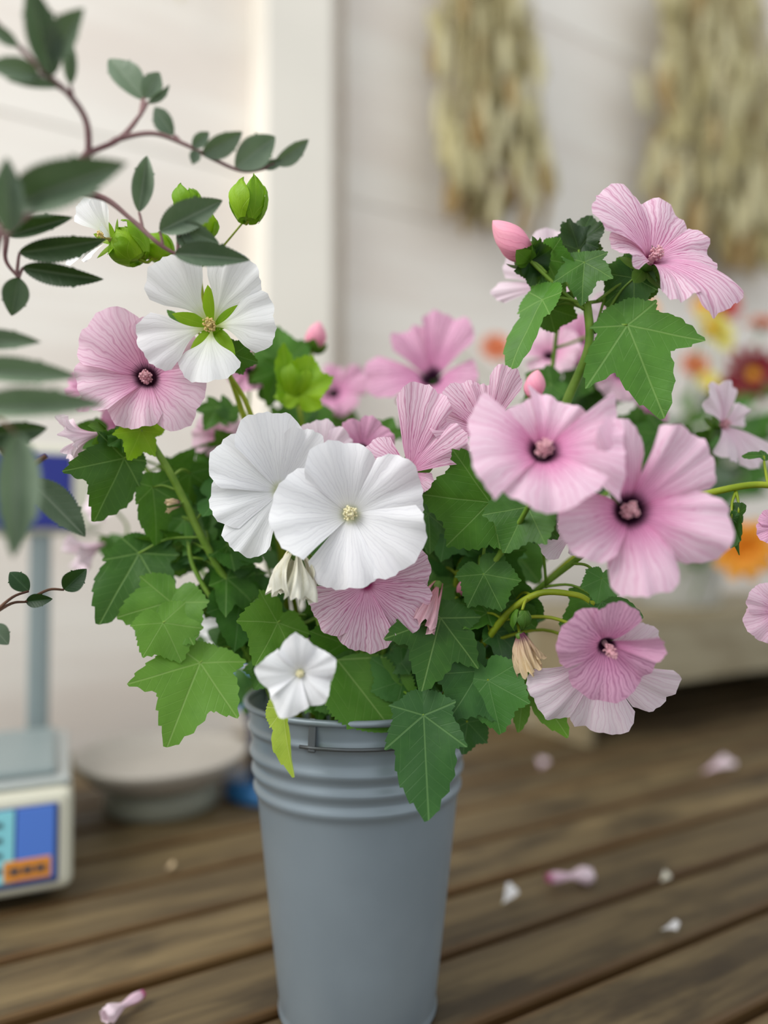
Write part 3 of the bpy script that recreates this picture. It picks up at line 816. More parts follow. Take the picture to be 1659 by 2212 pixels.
# -- narrow striped blooms in the middle
s = stem('two striped pink blooms with upright petals between the white and the star-shaped bloom', [(800, 2050, .625), (830, 1540, .595), (880, 1280, .56), (935, 1110, .54), (985, 1000, .525)])
s.bloom((884, 1022, .512), 150, (-.22, .10, .97), 'vivid', [(73, 1.26, 23), (31, .98, 25, dict(A1=4)), (-38, .42, 30, dict(A1=20)), (-112, .44, 24, dict(A1=50)), (150, .7, 34)], 'stamen_pink', A0=40, A1=12, A2=-10, ruf=.05, st_len=.24)
s.bloom((1052, 938, .515), 128, (-.1, .22, .95), 'vivid', [(128, 1.02, 30), (66, 1.16, 20, dict(A1=30)), (96, .85, 20), (172, 1.0, 28), (10, .6, 34), (-70, .6, 40)], None, A0=50, A1=16, A2=-12, ruf=.05)
s.leaf((925, 1110, .53), (935, 1200, .525), 'lobed', 'leaf', roll=-40)
s.fill(8, .45, .9, size=(.028, .045), box=(860, 1000, 1180, 1400, .545))
# -- tall right stem
s = stem('tallest pink bloom of the bouquet with one closed pink bud and large leaf below', [(870, 2050, .625), (940, 1500, .60), (1080, 1180, .565), (1200, 930, .545), (1228, 858, .54), (1266, 770, .53), (1274, 720, .527), (1268, 655, .525)], r0=.0042, r1=.0030)
s.bloom((1402, 567, .512), 165, (.30, .42, .86), 'vivid', [(146, 1.14, 42, dict(A1=8)), (76, .90, 44), (10, .88, 34), (-44, 1.26, 26, dict(A2=-40)), (-78, .90, 26), (194, .76, 36)], A0=52, A1=10, A2=-20, tw=.04, ruf=.05, st_len=.24, at=(1268, 655, .525))
s.bud((1142, 560, .525), (1064, 476, .525), 62, at=(1262, 668, .525))
s.leaf((1145, 565, .525), (1200, 540, .525), 'broad', 'leaf_dark', roll=30, wave=.15, at=(1180, 590, .525))
s.leaf((1160, 572, .53), (1118, 590, .525), 'broad', 'leaf_dark', roll=-20, wave=.15, at=(1180, 590, .525))
s.leaf((1262, 566, .518), (1255, 655, .510), 'lobed', 'leaf', roll=8, at=(1268, 655, .525))
s.leaf((1250, 540, .53), (1228, 470, .53), 'broad', 'leaf_dark', roll=20, wave=.18, at=(1262, 600, .525))
s.leaf((1255, 520, .532), (1272, 455, .532), 'broad', 'leaf_dark', roll=-20, wave=.18, at=(1262, 600, .525))
s.leaf((1180, 560, .535), (1215, 640, .535), 'broad', 'leaf', roll=30, at=(1240, 640, .528))
s.leaf((1370, 600, .52), (1300, 660, .53), 'broad', 'leaf', roll=10, at=(1290, 715, .527))
s.leaf((1330, 600, .53), (1365, 690, .53), 'narrow', 'leaf_light', roll=-20, at=(1285, 720, .527))
s.leaf((1355, 702, .515), (1438, 905, .500), 'deep', 'leaf', roll=-8, droop=.04, fold=.06, at=(1278, 718, .527))
s.leaf((1172, 648, .52), (1084, 802, .515), 'narrow', 'leaf', roll=52, at=(1268, 660, .525))
s.leaf((1185, 665, .54), (1250, 690, .54), 'broad', 'leaf', roll=20, at=(1268, 668, .525))
s.leaf((1400, 600, .52), (1330, 560, .52), 'broad', 'leaf', roll=0, at=(1290, 650, .525))
s.leaf((1180, 645, .53), (1170, 595, .53), 'narrow', 'leaf', at=(1268, 660, .525))
# -- blurred pale bloom behind the tall one
s = stem('pale pink bloom half hidden behind the leaves of the tallest stem', [(860, 2050, .65), (930, 1500, .65), (1090, 1100, .63), (1180, 850, .61), (1205, 700, .595)])
s.bloom((1192, 622, .580), 118, (-.3, .1, .95), 'pale', [(85, 1.0, 36), (140, 1.0, 30), (188, 1.12, 16), (-95, .75, 36), (-10, .7, 40)], None, A0=50, A1=14, A2=-10)
s.bloom((1325, 700, .62), 95, (.2, .0, 1), 'pale', [(90, .9, 44), (162, .9, 44), (234, .9, 44), (306, .9, 44), (18, .9, 44)], None)
s.leaf((1190, 830, .60), (1130, 860, .60), 'broad', 'leaf', roll=20)
# -- right, side on
s = stem('soft pink bloom seen side on at the right in front of the red daisies', [(865, 2050, .635), (970, 1500, .62), (1200, 1180, .62), (1380, 1010, .62), (1490, 960, .615)])
s.bloom((1558, 918, .605), 106, (.42, .06, .9), 'pale', [(140, 1.0, 32), (98, .9, 26), (-52, 1.12, 26), (-100, .86, 28), (30, .6, 34)], 'stamen_pink', A0=50, A1=10, A2=-8, ruf=.06, st_len=.2)
s.leaf((1420, 1000, .62), (1500, 990, .62), 'broad', 'leaf', roll=30)
s.leaf((1370, 960, .63), (1300, 900, .63), 'broad', 'leaf', roll=10)
s.leaf((1470, 970, .62), (1560, 1010, .63), 'lobed', 'leaf', roll=10)
s.fill(6, .5, .95, size=(.03, .05), box=(1180, 840, 1500, 1120, .58))
# -- back row of pinks
s = stem('blurred pink bloom with bright upper petals at the back of the bouquet', [(780, 2050, .66), (800, 1480, .69), (880, 1150, .70), (930, 940, .71)])
s.bloom((935, 828, .695), 150, (-.12, .42, .9), 'rose', [(64, 1.0, 34, dict(A1=26)), (120, .86, 34, dict(A1=30)), (192, 1.05, 34), (255, .8, 40), (-30, .74, 40)], None, A0=58, A1=14, A2=-16)
s.leaf((985, 900, .70), (1020, 800, .70), 'broad', 'leaf', roll=10)
s.fill(4, .5, .95, size=(.03, .05), box=(760, 880, 1100, 1200, .62))
s = stem('pink bud and lime pod on a stem behind the sideways white bloom', [(745, 2050, .655), (720, 1480, .66), (680, 1100, .66), (645, 870, .65)], mat='stem_y')
s.bud((676, 757, .645), (690, 694, .645), 44, 'bud_pink', sepals=True, at=(655, 850, .65))
s.pod((646, 856, .60), (646, 772, .60), 74, nb=6, open_=.3, at=(645, 870, .62))
s.leaf((630, 850, .597), (604, 738, .592), 'narrow', 'lime', roll=20, wave=.2, at=(645, 866, .61))
s.leaf((650, 850, .592), (668, 762, .588), 'broad', 'lime', roll=-20, wave=.2, at=(645, 866, .61))
s.leaf((610, 790, .63), (600, 700, .63), 'broad', 'leaf', roll=10)
s.leaf((600, 800, .62), (580, 880, .62), 'lobed', 'leaf', roll=-10)
s.leaf((570, 830, .64), (620, 790, .64), 'broad', 'leaf', roll=10)
s.fill(5, .55, .95, size=(.028, .045), box=(520, 780, 740, 1000, .60))
s = stem('blurred rose pink bloom low at the back in front of the cream post', [(760, 2050, .665), (750, 1480, .72), (735, 1100, .76), (725, 930, .78)])
s.bloom((722, 856, .775), 86, (.0, .3, .95), 'rose', [(92, .8, 26), (24, 1.0, 34), (-50, .8, 40), (-120, .8, 40), (160, 1.0, 30)], None)
s.leaf((730, 900, .77), (690, 960, .76), 'broad', 'leaf')
s = stem('blurred pink blooms clustered behind the stem of the tallest bloom', [(850, 2050, .66), (930, 1480, .68), (1080, 1100, .68), (1200, 900, .68), (1260, 840, .68)])
s.bloom((1188, 775, .675), 84, (-.2, .4, .9), 'pink', [(20, .9, 36), (92, .8, 36), (164, 1.0, 36), (236, .8, 40), (308, .8, 40)], None)
s.bloom((1335, 812, .665), 92, (.1, .2, 1), 'pink', [(20, .9, 44), (92, .9, 44), (164, .9, 44), (236, .9, 44), (308, .9, 44)], None)
s.bloom((1250, 745, .69), 76, (.0, .2, 1), 'rose', [(50, .9, 44), (122, .9, 44), (194, .9, 44), (266, .9, 44), (338, .9, 44)], None)
s.bloom((1395, 900, .68), 52, (.2, .0, 1), 'rose', [(50, .9, 44), (122, .9, 44), (194, .9, 44), (266, .9, 44), (338, .9, 44)], None)
s.leaf((1200, 830, .66), (1150, 870, .66), 'broad', 'leaf'); s.leaf((1230, 830, .66), (1225, 770, .66), 'narrow', 'leaf', roll=30)
s.fill(8, .5, .95, size=(.03, .05), box=(1080, 820, 1440, 1120, .60))
s = stem('rosy bloom peeping between the two white blooms', [(765, 2050, .64), (750, 1480, .61), (740, 1150, .585), (770, 1000, .575)])
s.bloom((782, 975, .566), 88, (.05, .25, .95), 'rose', [(70, .9, 26), (118, .85, 26), (150, .9, 20), (20, .9, 30), (250, .6, 60)], None, A1=20)
s.bloom((700, 1000, .552), 96, (.0, .2, .97), 'pale', [(100, 1.0, 34), (50, .9, 28), (160, .8, 34), (240, .6, 44), (320, .6, 44)], None, A1=16)
s.bloom((795, 1020, .535), 78, (.1, .1, 1), 'white', [(62, 1.0, 24), (20, .9, 30), (130, .8, 40), (-60, .6, 50)], None, A1=16)
s.leaf((830, 940, .60), (850, 900, .60), 'broad', 'leaf'); s.fill(6, .45, .9, size=(.028, .045), box=(620, 960, 900, 1350, .57))
# -- left back
s = stem('blurred pink blooms on a short stem behind the white lantern bloom', [(720, 2050, .655), (640, 1480, .66), (560, 1150, .65), (520, 960, .645)])
s.bloom((478, 948, .632), 72, (-.1, .1, 1), 'pink', [(120, .9, 40), (190, .9, 40), (262, .7, 44), (335, .9, 40), (40, .9, 30)], None)
s.bloom((540, 806, .65), 66, (.1, .2, 1), 'rose', [(120, .9, 44), (190, .9, 44), (262, .9, 44), (335, .9, 44), (40, .9, 44)], None)
s.leaf((470, 880, .61), (440, 930, .60), 'lobed', 'leaf', roll=10); s.leaf((500, 900, .61), (480, 850, .61), 'deep', 'leaf', roll=20)
s.fill(10, .45, .97, size=(.028, .045), box=(330, 860, 640, 1300, .60))
s = stem('mauve pink blooms tucked behind the dark-throated pink bloom on the left', [(690, 2050, .645), (600, 1480, .63), (430, 1180, .61), (320, 1020, .605), (270, 930, .60)])
s.bloom((205, 848, .595), 72, (-.3, .2, .95), 'rose', [(130, .9, 34), (190, .9, 30), (255, .8, 34), (-30, 1.2, 30), (60, .8, 40)], None)
s.bloom((262, 925, .60), 58, (.0, .1, 1), 'rose', [(120, .9, 44), (190, .9, 44), (262, .9, 44), (335, .9, 44), (40, .9, 44)], None)
s.bloom((238, 985, .60), 62, (-.2, -.1, 1), 'rose', [(120, .7, 40), (180, .95, 34), (240, .6, 44), (335, .7, 44), (40, .8, 44)], None)
s.bloom((255, 735, .56), 78, (-.1, .3, .95), 'rose', [(110, .75, 30, dict(pt=.2)), (50, .7, 34), (180, .6, 40), (250, .6, 44), (320, .6, 44)], None)
s.leaf((215, 940, .59), (160, 965, .58), 'broad', 'leaf')
s.fill(6, .5, .9, size=(.028, .045), box=(330, 980, 560, 1300, .60))
s = stem('washed out pink trumpet hanging low at the far left of the bouquet', [(700, 2050, .66), (610, 1500, .68), (450, 1250, .69), (330, 1170, .69), (268, 1175, .685)], mat='stem')
s.bloom((232, 1172, .672), 84, (-.80, -.40, .45), 'pale', [(100, 1.0, 44), (172, 1.1, 44), (244, 1.1, 44), (316, 1.0, 44), (28, 1.0, 44)], None, A0=84, A1=58, A2=-40, ruf=.08, sep=(.42, .34, 30, 60))
s.bloom((235, 1090, .70), 60, (-.4, .3, .85), 'pale', [(100, .9, 44), (172, .9, 44), (244, .9, 44), (316, .9, 44), (28, .9, 44)], None)
s.leaf((262, 1195, .66), (236, 1150, .66), 'broad', 'leaf')
# -- low whites
s = stem('small white star-shaped bloom hanging over the front of the bucket rim', [(745, 2050, .60), (700, 1560, .565), (660, 1480, .525), (655, 1462, .50)])
s.bloom((650, 1452, .462), 92, (-.05, -.05, 1), 'white', [(94, .80, 43, dict(pt=.30)), (22, .78, 43, dict(pt=.30)), (-46, .76, 43, dict(pt=.26)), (-114, .88, 43, dict(pt=.30)), (174, .86, 43, dict(pt=.28))], 'stamen_cream', A0=56, A1=12, A2=-18, trunc=.05, ruf=.05, claw=1.0, st_len=.24)
s.leaf((585, 1440, .55), (548, 1490, .535), 'broad', 'leaf', roll=20, at=(660, 1480, .53))
s.leaf((600, 1420, .555), (600, 1500, .54), 'broad', 'leaf', roll=-20, at=(660, 1480, .53))
s.leaf((690, 1480, .55), (715, 1545, .535), 'broad', 'leaf', roll=20, at=(690, 1530, .55))
s.leaf((612, 1530, .50), (622, 1685, .478), 'narrow', 'leaf_yellow', roll=58, fold=.4, at=(672, 1500, .535))
s.leaf((600, 1525, .52), (605, 1585, .51), 'narrow', 'lime', roll=-30, at=(672, 1500, .535))
s = stem('blurred greyish white bloom low inside the bouquet above the rim', [(715, 2050, .65), (620, 1560, .65), (540, 1430, .655), (505, 1390, .655)])
s.bloom((490, 1342, .65), 72, (-.1, .1, 1), 'white', [(110, .9, 44), (182, .9, 44), (254, .9, 44), (326, .9, 44), (38, .9, 44)], None)
s.fill(6, .4, .9, size=(.03, .045), box=(420, 1330, 720, 1540, .57))
# -- inner leafy stems
for i, (lab, pth, bx) in enumerate((
        ('leafy mallow shoot with one tiny pink bud right of the wilted pink flower', [(800, 2050, .61), (860, 1540, .585), (960, 1340, .57), (1000, 1200, .56), (1005, 1150, .56)], (860, 1120, 1180, 1500, .54)),
        ('bare green mallow shoot crossing behind the star-shaped pink bloom', [(830, 2050, .63), (900, 1540, .61), (1050, 1250, .59), (1140, 1120, .575), (1160, 1080, .57)], (900, 1050, 1260, 1450, .56)),
        ('dense leafy mallow shoot in the middle of the bouquet', [(770, 2050, .64), (770, 1540, .625), (760, 1330, .61), (700, 1180, .60)], (560, 1130, 960, 1540, .56)),
        ('leafy mallow shoot leaning out on the left side', [(710, 2050, .63), (640, 1540, .615), (560, 1330, .60), (490, 1120, .60), (470, 1000, .60)], (350, 980, 680, 1500, .57)))):
    s = stem(lab, pth, mat='stem_y' if i == 0 else 'stem', r0=.0036, r1=.0022)
    if i == 0:
        s.bud((992, 1285, .54), (1012, 1245, .535), 24, sepals=True)
        s.leaf((1090, 1300, .54), (1160, 1360, .535), 'broad', 'leaf', roll=10)
    if i == 2: s.pod((568, 1320, .56), (560, 1275, .56), 44, 'sepal', nb=5)
    s.fill(12, .38, .97, size=(.030, .05), box=bx)
# -- a stem leaning out past the right edge
s = stem('long mallow stem leaning far right with one shrivelled curled leaf', [(860, 2050, .645), (960, 1520, .62), (1200, 1240, .58), (1420, 1100, .545), (1545, 1062, .525), (1659, 1048, .52), (1760, 1090, .52), (1790, 1200, .52)], mat='stem_y', r0=.0034, r1=.0020)
s.leaf((1596, 1108, .515), (1570, 1190, .512), 'narrow', 'leaf_dark', roll=40, fold=.5, wave=.35, droop=.3, at=(1590, 1062, .522))
s.leaf((1580, 1120, .515), (1576, 1188, .512), 'narrow', 'leaf', roll=-50, fold=.6, wave=.35, at=(1590, 1062, .522))
s.leaf((1650, 985, .53), (1608, 978, .53), 'narrow', 'leaf', roll=40, wave=.3)
s.bloom((1686, 1318, .505), 92, (-.25, -.05, .95), 'pink', [(150, .95, 36), (210, 1.0, 36), (262, .9, 36), (20, .8, 40), (85, .7, 40)], None, A1=14, at=(1790, 1200, .52))
s.bloom((1684, 1142, .51), 64, (-.2, .2, .95), 'rose', [(150, .9, 30), (200, 1.0, 34), (262, .8, 40), (20, .8, 40), (85, .7, 40)], None, A1=20, at=(1770, 1120, .52))

# ------------------------------------------------------------------ rose branches at the left, nearer the lens
GR = 'grey-leaved rose branches on the left'
def rose(label, path, mat='twig', r0=.0026, r1=.0012): return Plant('rose_branch', label, 'branch', path, mat=mat, r0=r0, r1=r1, group=GR, stem_name='twig', knob=.12)
def rl(s, b, t, w=.26, mat='rose_leaf', roll=0, fold=.18, droop=.06, at=None):
    s.leaf(b, t, None, mat, roll=roll, fold=fold, droop=droop, simple=w, tooth=.10, at=at)
JAR = Vector((-.33, .43, .012))
s = rose('grey-green rose branch with forked reddish twigs reaching over the seed pods', [JAR, Vector((-.30, .42, .25)), (-40, 620, .40), (20, 495, .40), (110, 425, .405), (190, 332, .41)], r0=.0036, r1=.0022)
s.branch([(190, 332, .41), (186, 262, .405), (150, 205, .395), (100, 160, .385), (45, 105, .38), (-15, 40, .375)], .0021, .0011, name='side_twig')
s.branch([(190, 332, .41), (258, 300, .42), (300, 252, .425), (318, 222, .43)], .0020, .0010, name='side_twig')
s.branch([(258, 300, .42), (330, 288, .425), (400, 312, .43), (465, 346, .435), (530, 370, .44), (600, 356, .445), (628, 346, .445)], .0016, .0007, name='side_twig')
rl(s, (308, 215, .43), (234, 122, .428), .30, roll=20); rl(s, (312, 212, .43), (345, 155, .43), .34); rl(s, (318, 222, .43), (368, 184, .43), .16, roll=30)
rl(s, (375, 292, .428), (332, 230, .425), .32, roll=-10); rl(s, (415, 318, .43), (452, 285, .43), .30); rl(s, (425, 325, .43), (416, 355, .43), .4)
rl(s, (436, 332, .432), (524, 286, .43), .26, roll=20); rl(s, (508, 362, .438), (596, 294, .44), .30); rl(s, (592, 354, .443), (668, 302, .44), .22, roll=20); rl(s, (568, 362, .443), (612, 348, .443), .24)
rl(s, (110, 165, .385), (62, -40, .36), .22, roll=10); rl(s, (112, 130, .382), (178, 18, .365), .24, roll=-20); rl(s, (152, 185, .393), (150, 80, .385), .17); rl(s, (40, 100, .378), (-30, 50, .37), .24)
rl(s, (85, 160, .385), (-30, 140, .37), .24, roll=10); rl(s, (125, 190, .39), (15, 172, .38), .14, roll=20)
rl(s, (35, 440, .375), (275, 352, .355), .17, roll=-10, droop=.02); rl(s, (20, 505, .37), (15, 340, .355), .22); rl(s, (120, 420, .385), (215, 412, .38), .12)
s = rose('drooping rose twig with sharp toothed dark leaves crossing the half open white bloom', [JAR + Vector((.012, .01, 0)), Vector((-.29, .44, .27)), (-50, 560, .44), (15, 500, .45), (110, 425, .45), (215, 425, .455), (285, 475, .46), (345, 528, .462), (395, 552, .465), (440, 540, .468)], r0=.003, r1=.0009)
rl(s, (300, 458, .46), (318, 334, .455), .20); rl(s, (345, 500, .462), (480, 432, .46), .22, roll=-10); rl(s, (388, 490, .464), (470, 525, .462), .30, roll=10)
rl(s, (378, 548, .462), (538, 560, .46), .17, roll=-10); rl(s, (385, 500, .465), (420, 545, .465), .3)
s.branch([(15, 500, .45), (12, 560, .452), (40, 600, .455)], .0016, .001, mat='twig', name='side_twig')
rl(s, (18, 510, .45), (155, 468, .452), .14, 'rose_leaf_dark', roll=-10); rl(s, (42, 545, .455), (228, 520, .46), .15, 'rose_leaf_dark', roll=10, droop=.1); rl(s, (50, 578, .458), (220, 605, .462), .15, 'rose_leaf_dark', roll=10, droop=.08)
rl(s, (40, 600, .455), (25, 682, .455), .34, 'rose_leaf_dark')
s = rose('low rose twig with broad grey leaves hanging in front of the scale display', [JAR + Vector((-.012, .012, 0)), Vector((-.30, .43, .20)), (-60, 1010, .42), (40, 1020, .45), (100, 985, .46)], mat='twig_dark', r0=.003, r1=.0016)
s.branch([(-60, 1010, .42), (-50, 900, .40), (-40, 780, .40), (-50, 720, .40)], .0018, .0010, name='side_twig')
rl(s, (-60, 735, .41), (86, 738, .41), .16, roll=-10); rl(s, (-60, 800, .385), (168, 812, .385), .13, roll=-10); rl(s, (-60, 885, .36), (232, 872, .36), .12, roll=-12, droop=.02)
rl(s, (-50, 945, .41), (104, 925, .43), .20, 'rose_leaf_dark', roll=10)
rl(s, (36, 935, .355), (28, 1205, .345), .17, roll=-10, droop=.03); rl(s, (62, 1036, .455), (186, 1158, .468), .22, roll=-16)
s.branch([(-60, 1010, .42), (-60, 1200, .47), (-20, 1330, .48)], .0014, .0008, name='side_twig')
rl(s, (62, 1277, .50), (20, 1235, .50), .34, 'small_dark_leaf', at=(-20, 1330, .48)); rl(s, (56, 1300, .50), (112, 1294, .50), .28, 'small_dark_leaf', at=(-20, 1330, .48)); rl(s, (-20, 1350, .48), (18, 1392, .48), .4, at=(-20, 1330, .48))
rl(s, (138, 1274, .52), (186, 1230, .52), .36, 'small_dark_leaf', at=(56, 1300, .50))

# ------------------------------------------------------------------ shop scale
def local(root, name, bm, mat, loc, rot=(0, 0, 0), smooth=False):
    o = bm_obj(name, bm, mat, root, smooth); o.location = loc; o.rotation_euler = rot; return o
YAW = RAD(24)
sc0 = Vector((-.331, .800, 0))                       # its front right foot on the table
sroot = empty('shop_scale', sc0, 'beige electronic shop scale with blue readout panel and orange sticker', 'scale', rotz=YAW)
SWD, SDP = .32, .26
local(sroot, 'body', box_bm(SWD, SDP - .03, .094, .012, 3), M['scale_body'], (-SWD / 2, SDP / 2 + .012, .062))
ft = box_bm(SWD, .03, .10, .010, 3)
panel = local(sroot, 'front_panel', ft, M['scale_body'], (-SWD / 2, .008, .062), (RAD(-10), 0, 0))
scr = local(panel, 'screen', box_bm(.288, .004, .078, .002, 1), M['screen_dark'], (.002, -.0155, -.002))
for (x, zc, w, h, mm) in ((.124, .0, .036, .070, 'screen_blue'), (.042, .0, .124, .070, 'screen_cyan'), (-.08, .0, .11, .070, 'screen_blue')):
    local(panel, 'display_field', box_bm(w, .003, h, .0005, 1), M[mm], (x, -.0175, zc))
for r in range(4):
    for q in range(7):
        local(panel, 'printed_mark', box_bm(.0075, .0012, .0045), M['print'], (-.010 + q * .0165, -.0195, .022 - r * .0145))
local(panel, 'sticker', box_bm(.044, .003, .020, .0005, 1), M['orange_tag'], (.117, -.0180, -.024))
for q in range(3): local(panel, 'sticker_print', box_bm(.009, .001, .006), M['print'], (.105 + q * .012, -.0201, -.024))
local(sroot, 'tray_rim', box_bm(SWD - .004, SDP - .035, .010, .004, 2), M['scale_rim'], (-SWD / 2, SDP / 2 + .012, .112))
local(sroot, 'tray', box_bm(SWD - .034, SDP - .065, .010, .004, 2), M['scale_grey'], (-SWD / 2, SDP / 2 + .012, .121))
for x in (-.03, -SWD + .03):
    for y in (.03, SDP - .03): local(sroot, 'foot', box_bm(.024, .024, .018, .004, 1), M['print'], (x, y, .009))
local(sroot, 'pole', box_bm(.028, .024, .40, .006, 2), M['scale_grey'], (-.040, SDP + .005, .265))
dh = local(sroot, 'display_head', box_bm(.22, .05, .125, .012, 3), M['scale_body'], (-.075, SDP + .010, .446))
local(dh, 'display_window', box_bm(.180, .004, .102, .003, 1), M['navy'], (-.016, -.0255, -.002))

# ------------------------------------------------------------------ footed dish and blue reel
dish = empty('footed_dish', (-.318, 1.075, 0), 'wide shallow stone-grey dish on a round foot beside the scale', 'dish')
v, f = lathe([(0, 0), (.074, 0), (.080, .004), (.078, .026), (.072, .034), (0, .034)], 64); mesh_obj('foot', v, f, M['dish_foot'], dish)
v, f = lathe([(0, .034), (.078, .034), (.100, .046), (.117, .066), (.121, .074), (.119, .076), (.113, .070), (.095, .058), (.05, .052), (0, .052)], 64); mesh_obj('bowl', v, f, M['dish'], dish)
reel = empty('cord_reel', (-.168, 1.125, 0), 'blue plastic reel of navy cord standing between the dish and the bucket', 'reel')
v, f = lathe([(0, 0), (.066, 0), (.070, .004), (.070, .022), (.05, .026), (0, .026)], 48); mesh_obj('flange', v, f, M['blue_plastic'], reel)
prof = [(0, .024)] + [(.034 + .0025 * math.cos(i * math.pi) + .012 * max(0, i - 14) / 10, .026 + i * .0045) for i in range(24)] + [(0, .132)]
v, f = lathe(prof, 48); mesh_obj('cord_winding', v, f, M['navy_cord'], reel)
v, f = lathe([(0, .130), (.046, .130), (.068, .134), (.070, .138), (.070, .176), (.066, .180), (0, .180)], 48); mesh_obj('flange', v, f, M['blue_plastic'], reel)

# ------------------------------------------------------------------ riser, pale bucket and the flowers standing at the back right
RT0, RT1, RP0, RP1 = .985, 1.95, .97, 1.34
ris = empty('wooden_riser', TP((RT0 + RT1) / 2, (RP0 + RP1) / 2, 0), 'low pale wooden riser with dark space under it at the back of the table', 'riser', rotz=RAD(30))
LT = (RT1 - RT0); LP = RP1 - RP0
local(ris, 'top', box_bm(LT, LP, .02, .003, 1), M['wood_pale'], (0, 0, .219))
local(ris, 'front_board', box_bm(LT, .018, .112, .003, 1), M['wood_pale'], (0, -LP / 2 + .009, .154))
for x in (-LT / 2 + .02, LT / 2 - .02): local(ris, 'side_board', box_bm(.02, LP - .018, .209, .002, 1), M['wood_pale'], (x, .009, .1045))
local(ris, 'back_board', box_bm(LT - .04, .012, .209, .002, 1), M['wood_pale'], (0, LP / 2 - .006, .1045))
RZ = .229
pb0 = TP(1.42, 1.13, RZ)
pbk = empty('pale_bucket', pb0, 'pale grey bucket of orange and red flowers standing on the riser', 'bucket')
v, f = lathe([(0, 0), (.085, 0), (.09, .004), (.112, .19), (.116, .194), (.112, .198), (.108, .19), (.086, .010), (0, .010)], 48); mesh_obj('body', v, f, M['pale_bucket'], pbk)
def bloom_mat(name, a, b):
    N = NT(name); sp = N.node('ShaderNodeSeparateXYZ'); N.l.new(N.node('ShaderNodeTexCoord').outputs['UV'], sp.inputs[0])
    c = N.mix(sp.outputs[1], lin(a), lin(b)); N.put(N.p.inputs['Base Color'], c); N.set(Roughness=.6); N.translucent(c, .2); return N.m
BM = {'red': bloom_mat('red_ray_petal', (150, 20, 30), (196, 60, 58)), 'maroon': bloom_mat('maroon_ray_petal', (110, 10, 26), (140, 24, 40)),
      'orange': bloom_mat('orange_ray_petal', (226, 130, 20), (244, 176, 60)), 'coral': bloom_mat('coral_ray_petal', (196, 92, 50), (224, 132, 88)),
      'yellow': bloom_mat('yellow_ray_petal', (214, 200, 70), (234, 224, 120)), 'brown': bloom_mat('rust_ray_petal', (164, 96, 40), (196, 136, 76))}
M['disc_gold'] = plain('golden_disc', (232, 160, 20), .7, vary=.2, scale=120)
M['disc_dark'] = plain('dark_disc', (150, 90, 40), .7, vary=.2, scale=120)
def daisy(label, px, py, d, Rm, col, n, layers=2, disc='disc_gold', npet=12, g='garden flowers in the pale bucket', start=None):
    c = P(px, py, d)
    b = start or (pb0 + Vector((random.Random(label).uniform(-.05, .05), random.Random(label + 'y').uniform(-.05, .05), .02)))
    mid = b.lerp(c, .5) + Vector((0, 0, .06)); m = frame(n)
    back = c - m @ Vector((0, 0, Rm * .25))
    pl = Plant('garden_flower', label, 'flower', [b, mid, back], r0=.0024, r1=.0016, group=g)
    cv, cf = lathe([(0, -.3 * Rm), (.2 * Rm, -.22 * Rm), (.26 * Rm, 0)], 12)
    fl = mesh_obj('flower', pl.rel([c + m @ Vector(q) for q in cv]), cf, M['sepal'], pl.root, [(.7, .5)] * len(cv))
    for L in range(layers):
        for k in range(npet):
            v, f, uv = petal(Rm, 360 / npet * (k + .5 * L), L=1 - .2 * L, w=190 / npet, A0=20 + 30 * L, A1=8 + 26 * L, A2=-10, trunc=.3, claw=.7, seed=k + 20 * L, nu=4, nv=6, ruf=.03, tw=.03)
            mesh_obj('petal', pl.rel([c + m @ q for q in v]), f, BM[col], fl, uv)
    dv, df = lathe([(.32 * Rm, .0), (.30 * Rm, .10 * Rm), (.2 * Rm, .17 * Rm), (0, .20 * Rm)], 14)
    mesh_obj('flower_centre', pl.rel([c + m @ Vector(q) for q in dv]), df, M[disc], fl)
    return pl
daisy('maroon daisy with a golden centre standing against the wall', 1622, 812, 1.50, .062, 'maroon', (.05, .1, 1))
daisy('small red bloom behind the hanging petal of the tallest pink bloom', 1562, 664, 1.55, .036, 'red', (-.3, .2, .9), disc='disc_dark')
daisy('flat coral orange bloom at the right edge above the maroon daisy', 1645, 706, 1.52, .040, 'coral', (.0, .9, .4), disc='disc_dark')
daisy('pale yellow bloom beside the large lobed mallow leaf', 1535, 714, 1.35, .052, 'yellow', (.5, .4, .7), layers=3)
daisy('small orange bloom under the tallest pink bloom', 1515, 664, 1.50, .024, 'orange', (.1, .2, 1))
daisy('small orange bloom above the large lobed mallow leaf', 1396, 668, 1.45, .024, 'orange', (.0, .4, .9))
daisy('large golden orange bloom low over the edge of the riser', 1606, 1185, 1.20, .052, 'orange', (-.2, -.2, .95), layers=3, npet=10, start=TP(1.36, 1.04, RZ + .02))
daisy('rust coloured bloom behind the back row pink mallow', 1070, 752, 1.40, .030, 'coral', (.0, .3, .9), disc='disc_dark', start=pb0 + Vector((-.07, .02, .05)))
daisy('tiny rust bud standing above the back row pink mallow', 940, 716, 1.45, .020, 'brown', (.0, .6, .7), disc='disc_dark', npet=8, start=pb0 + Vector((-.08, .0, .05)))
daisy('dusty coral bloom left of the maroon daisy', 1500, 790, 1.50, .030, 'coral', (.0, .3, .9), disc='disc_dark')
daisy('deep red bloom low beneath the maroon daisy', 1570, 852, 1.42, .038, 'maroon', (-.1, .2, .9), disc='disc_dark')
daisy('greenish yellow bud left of the side-on pink mallow', 1530, 824, 1.4, .022, 'yellow', (.0, .3, .9), npet=8)
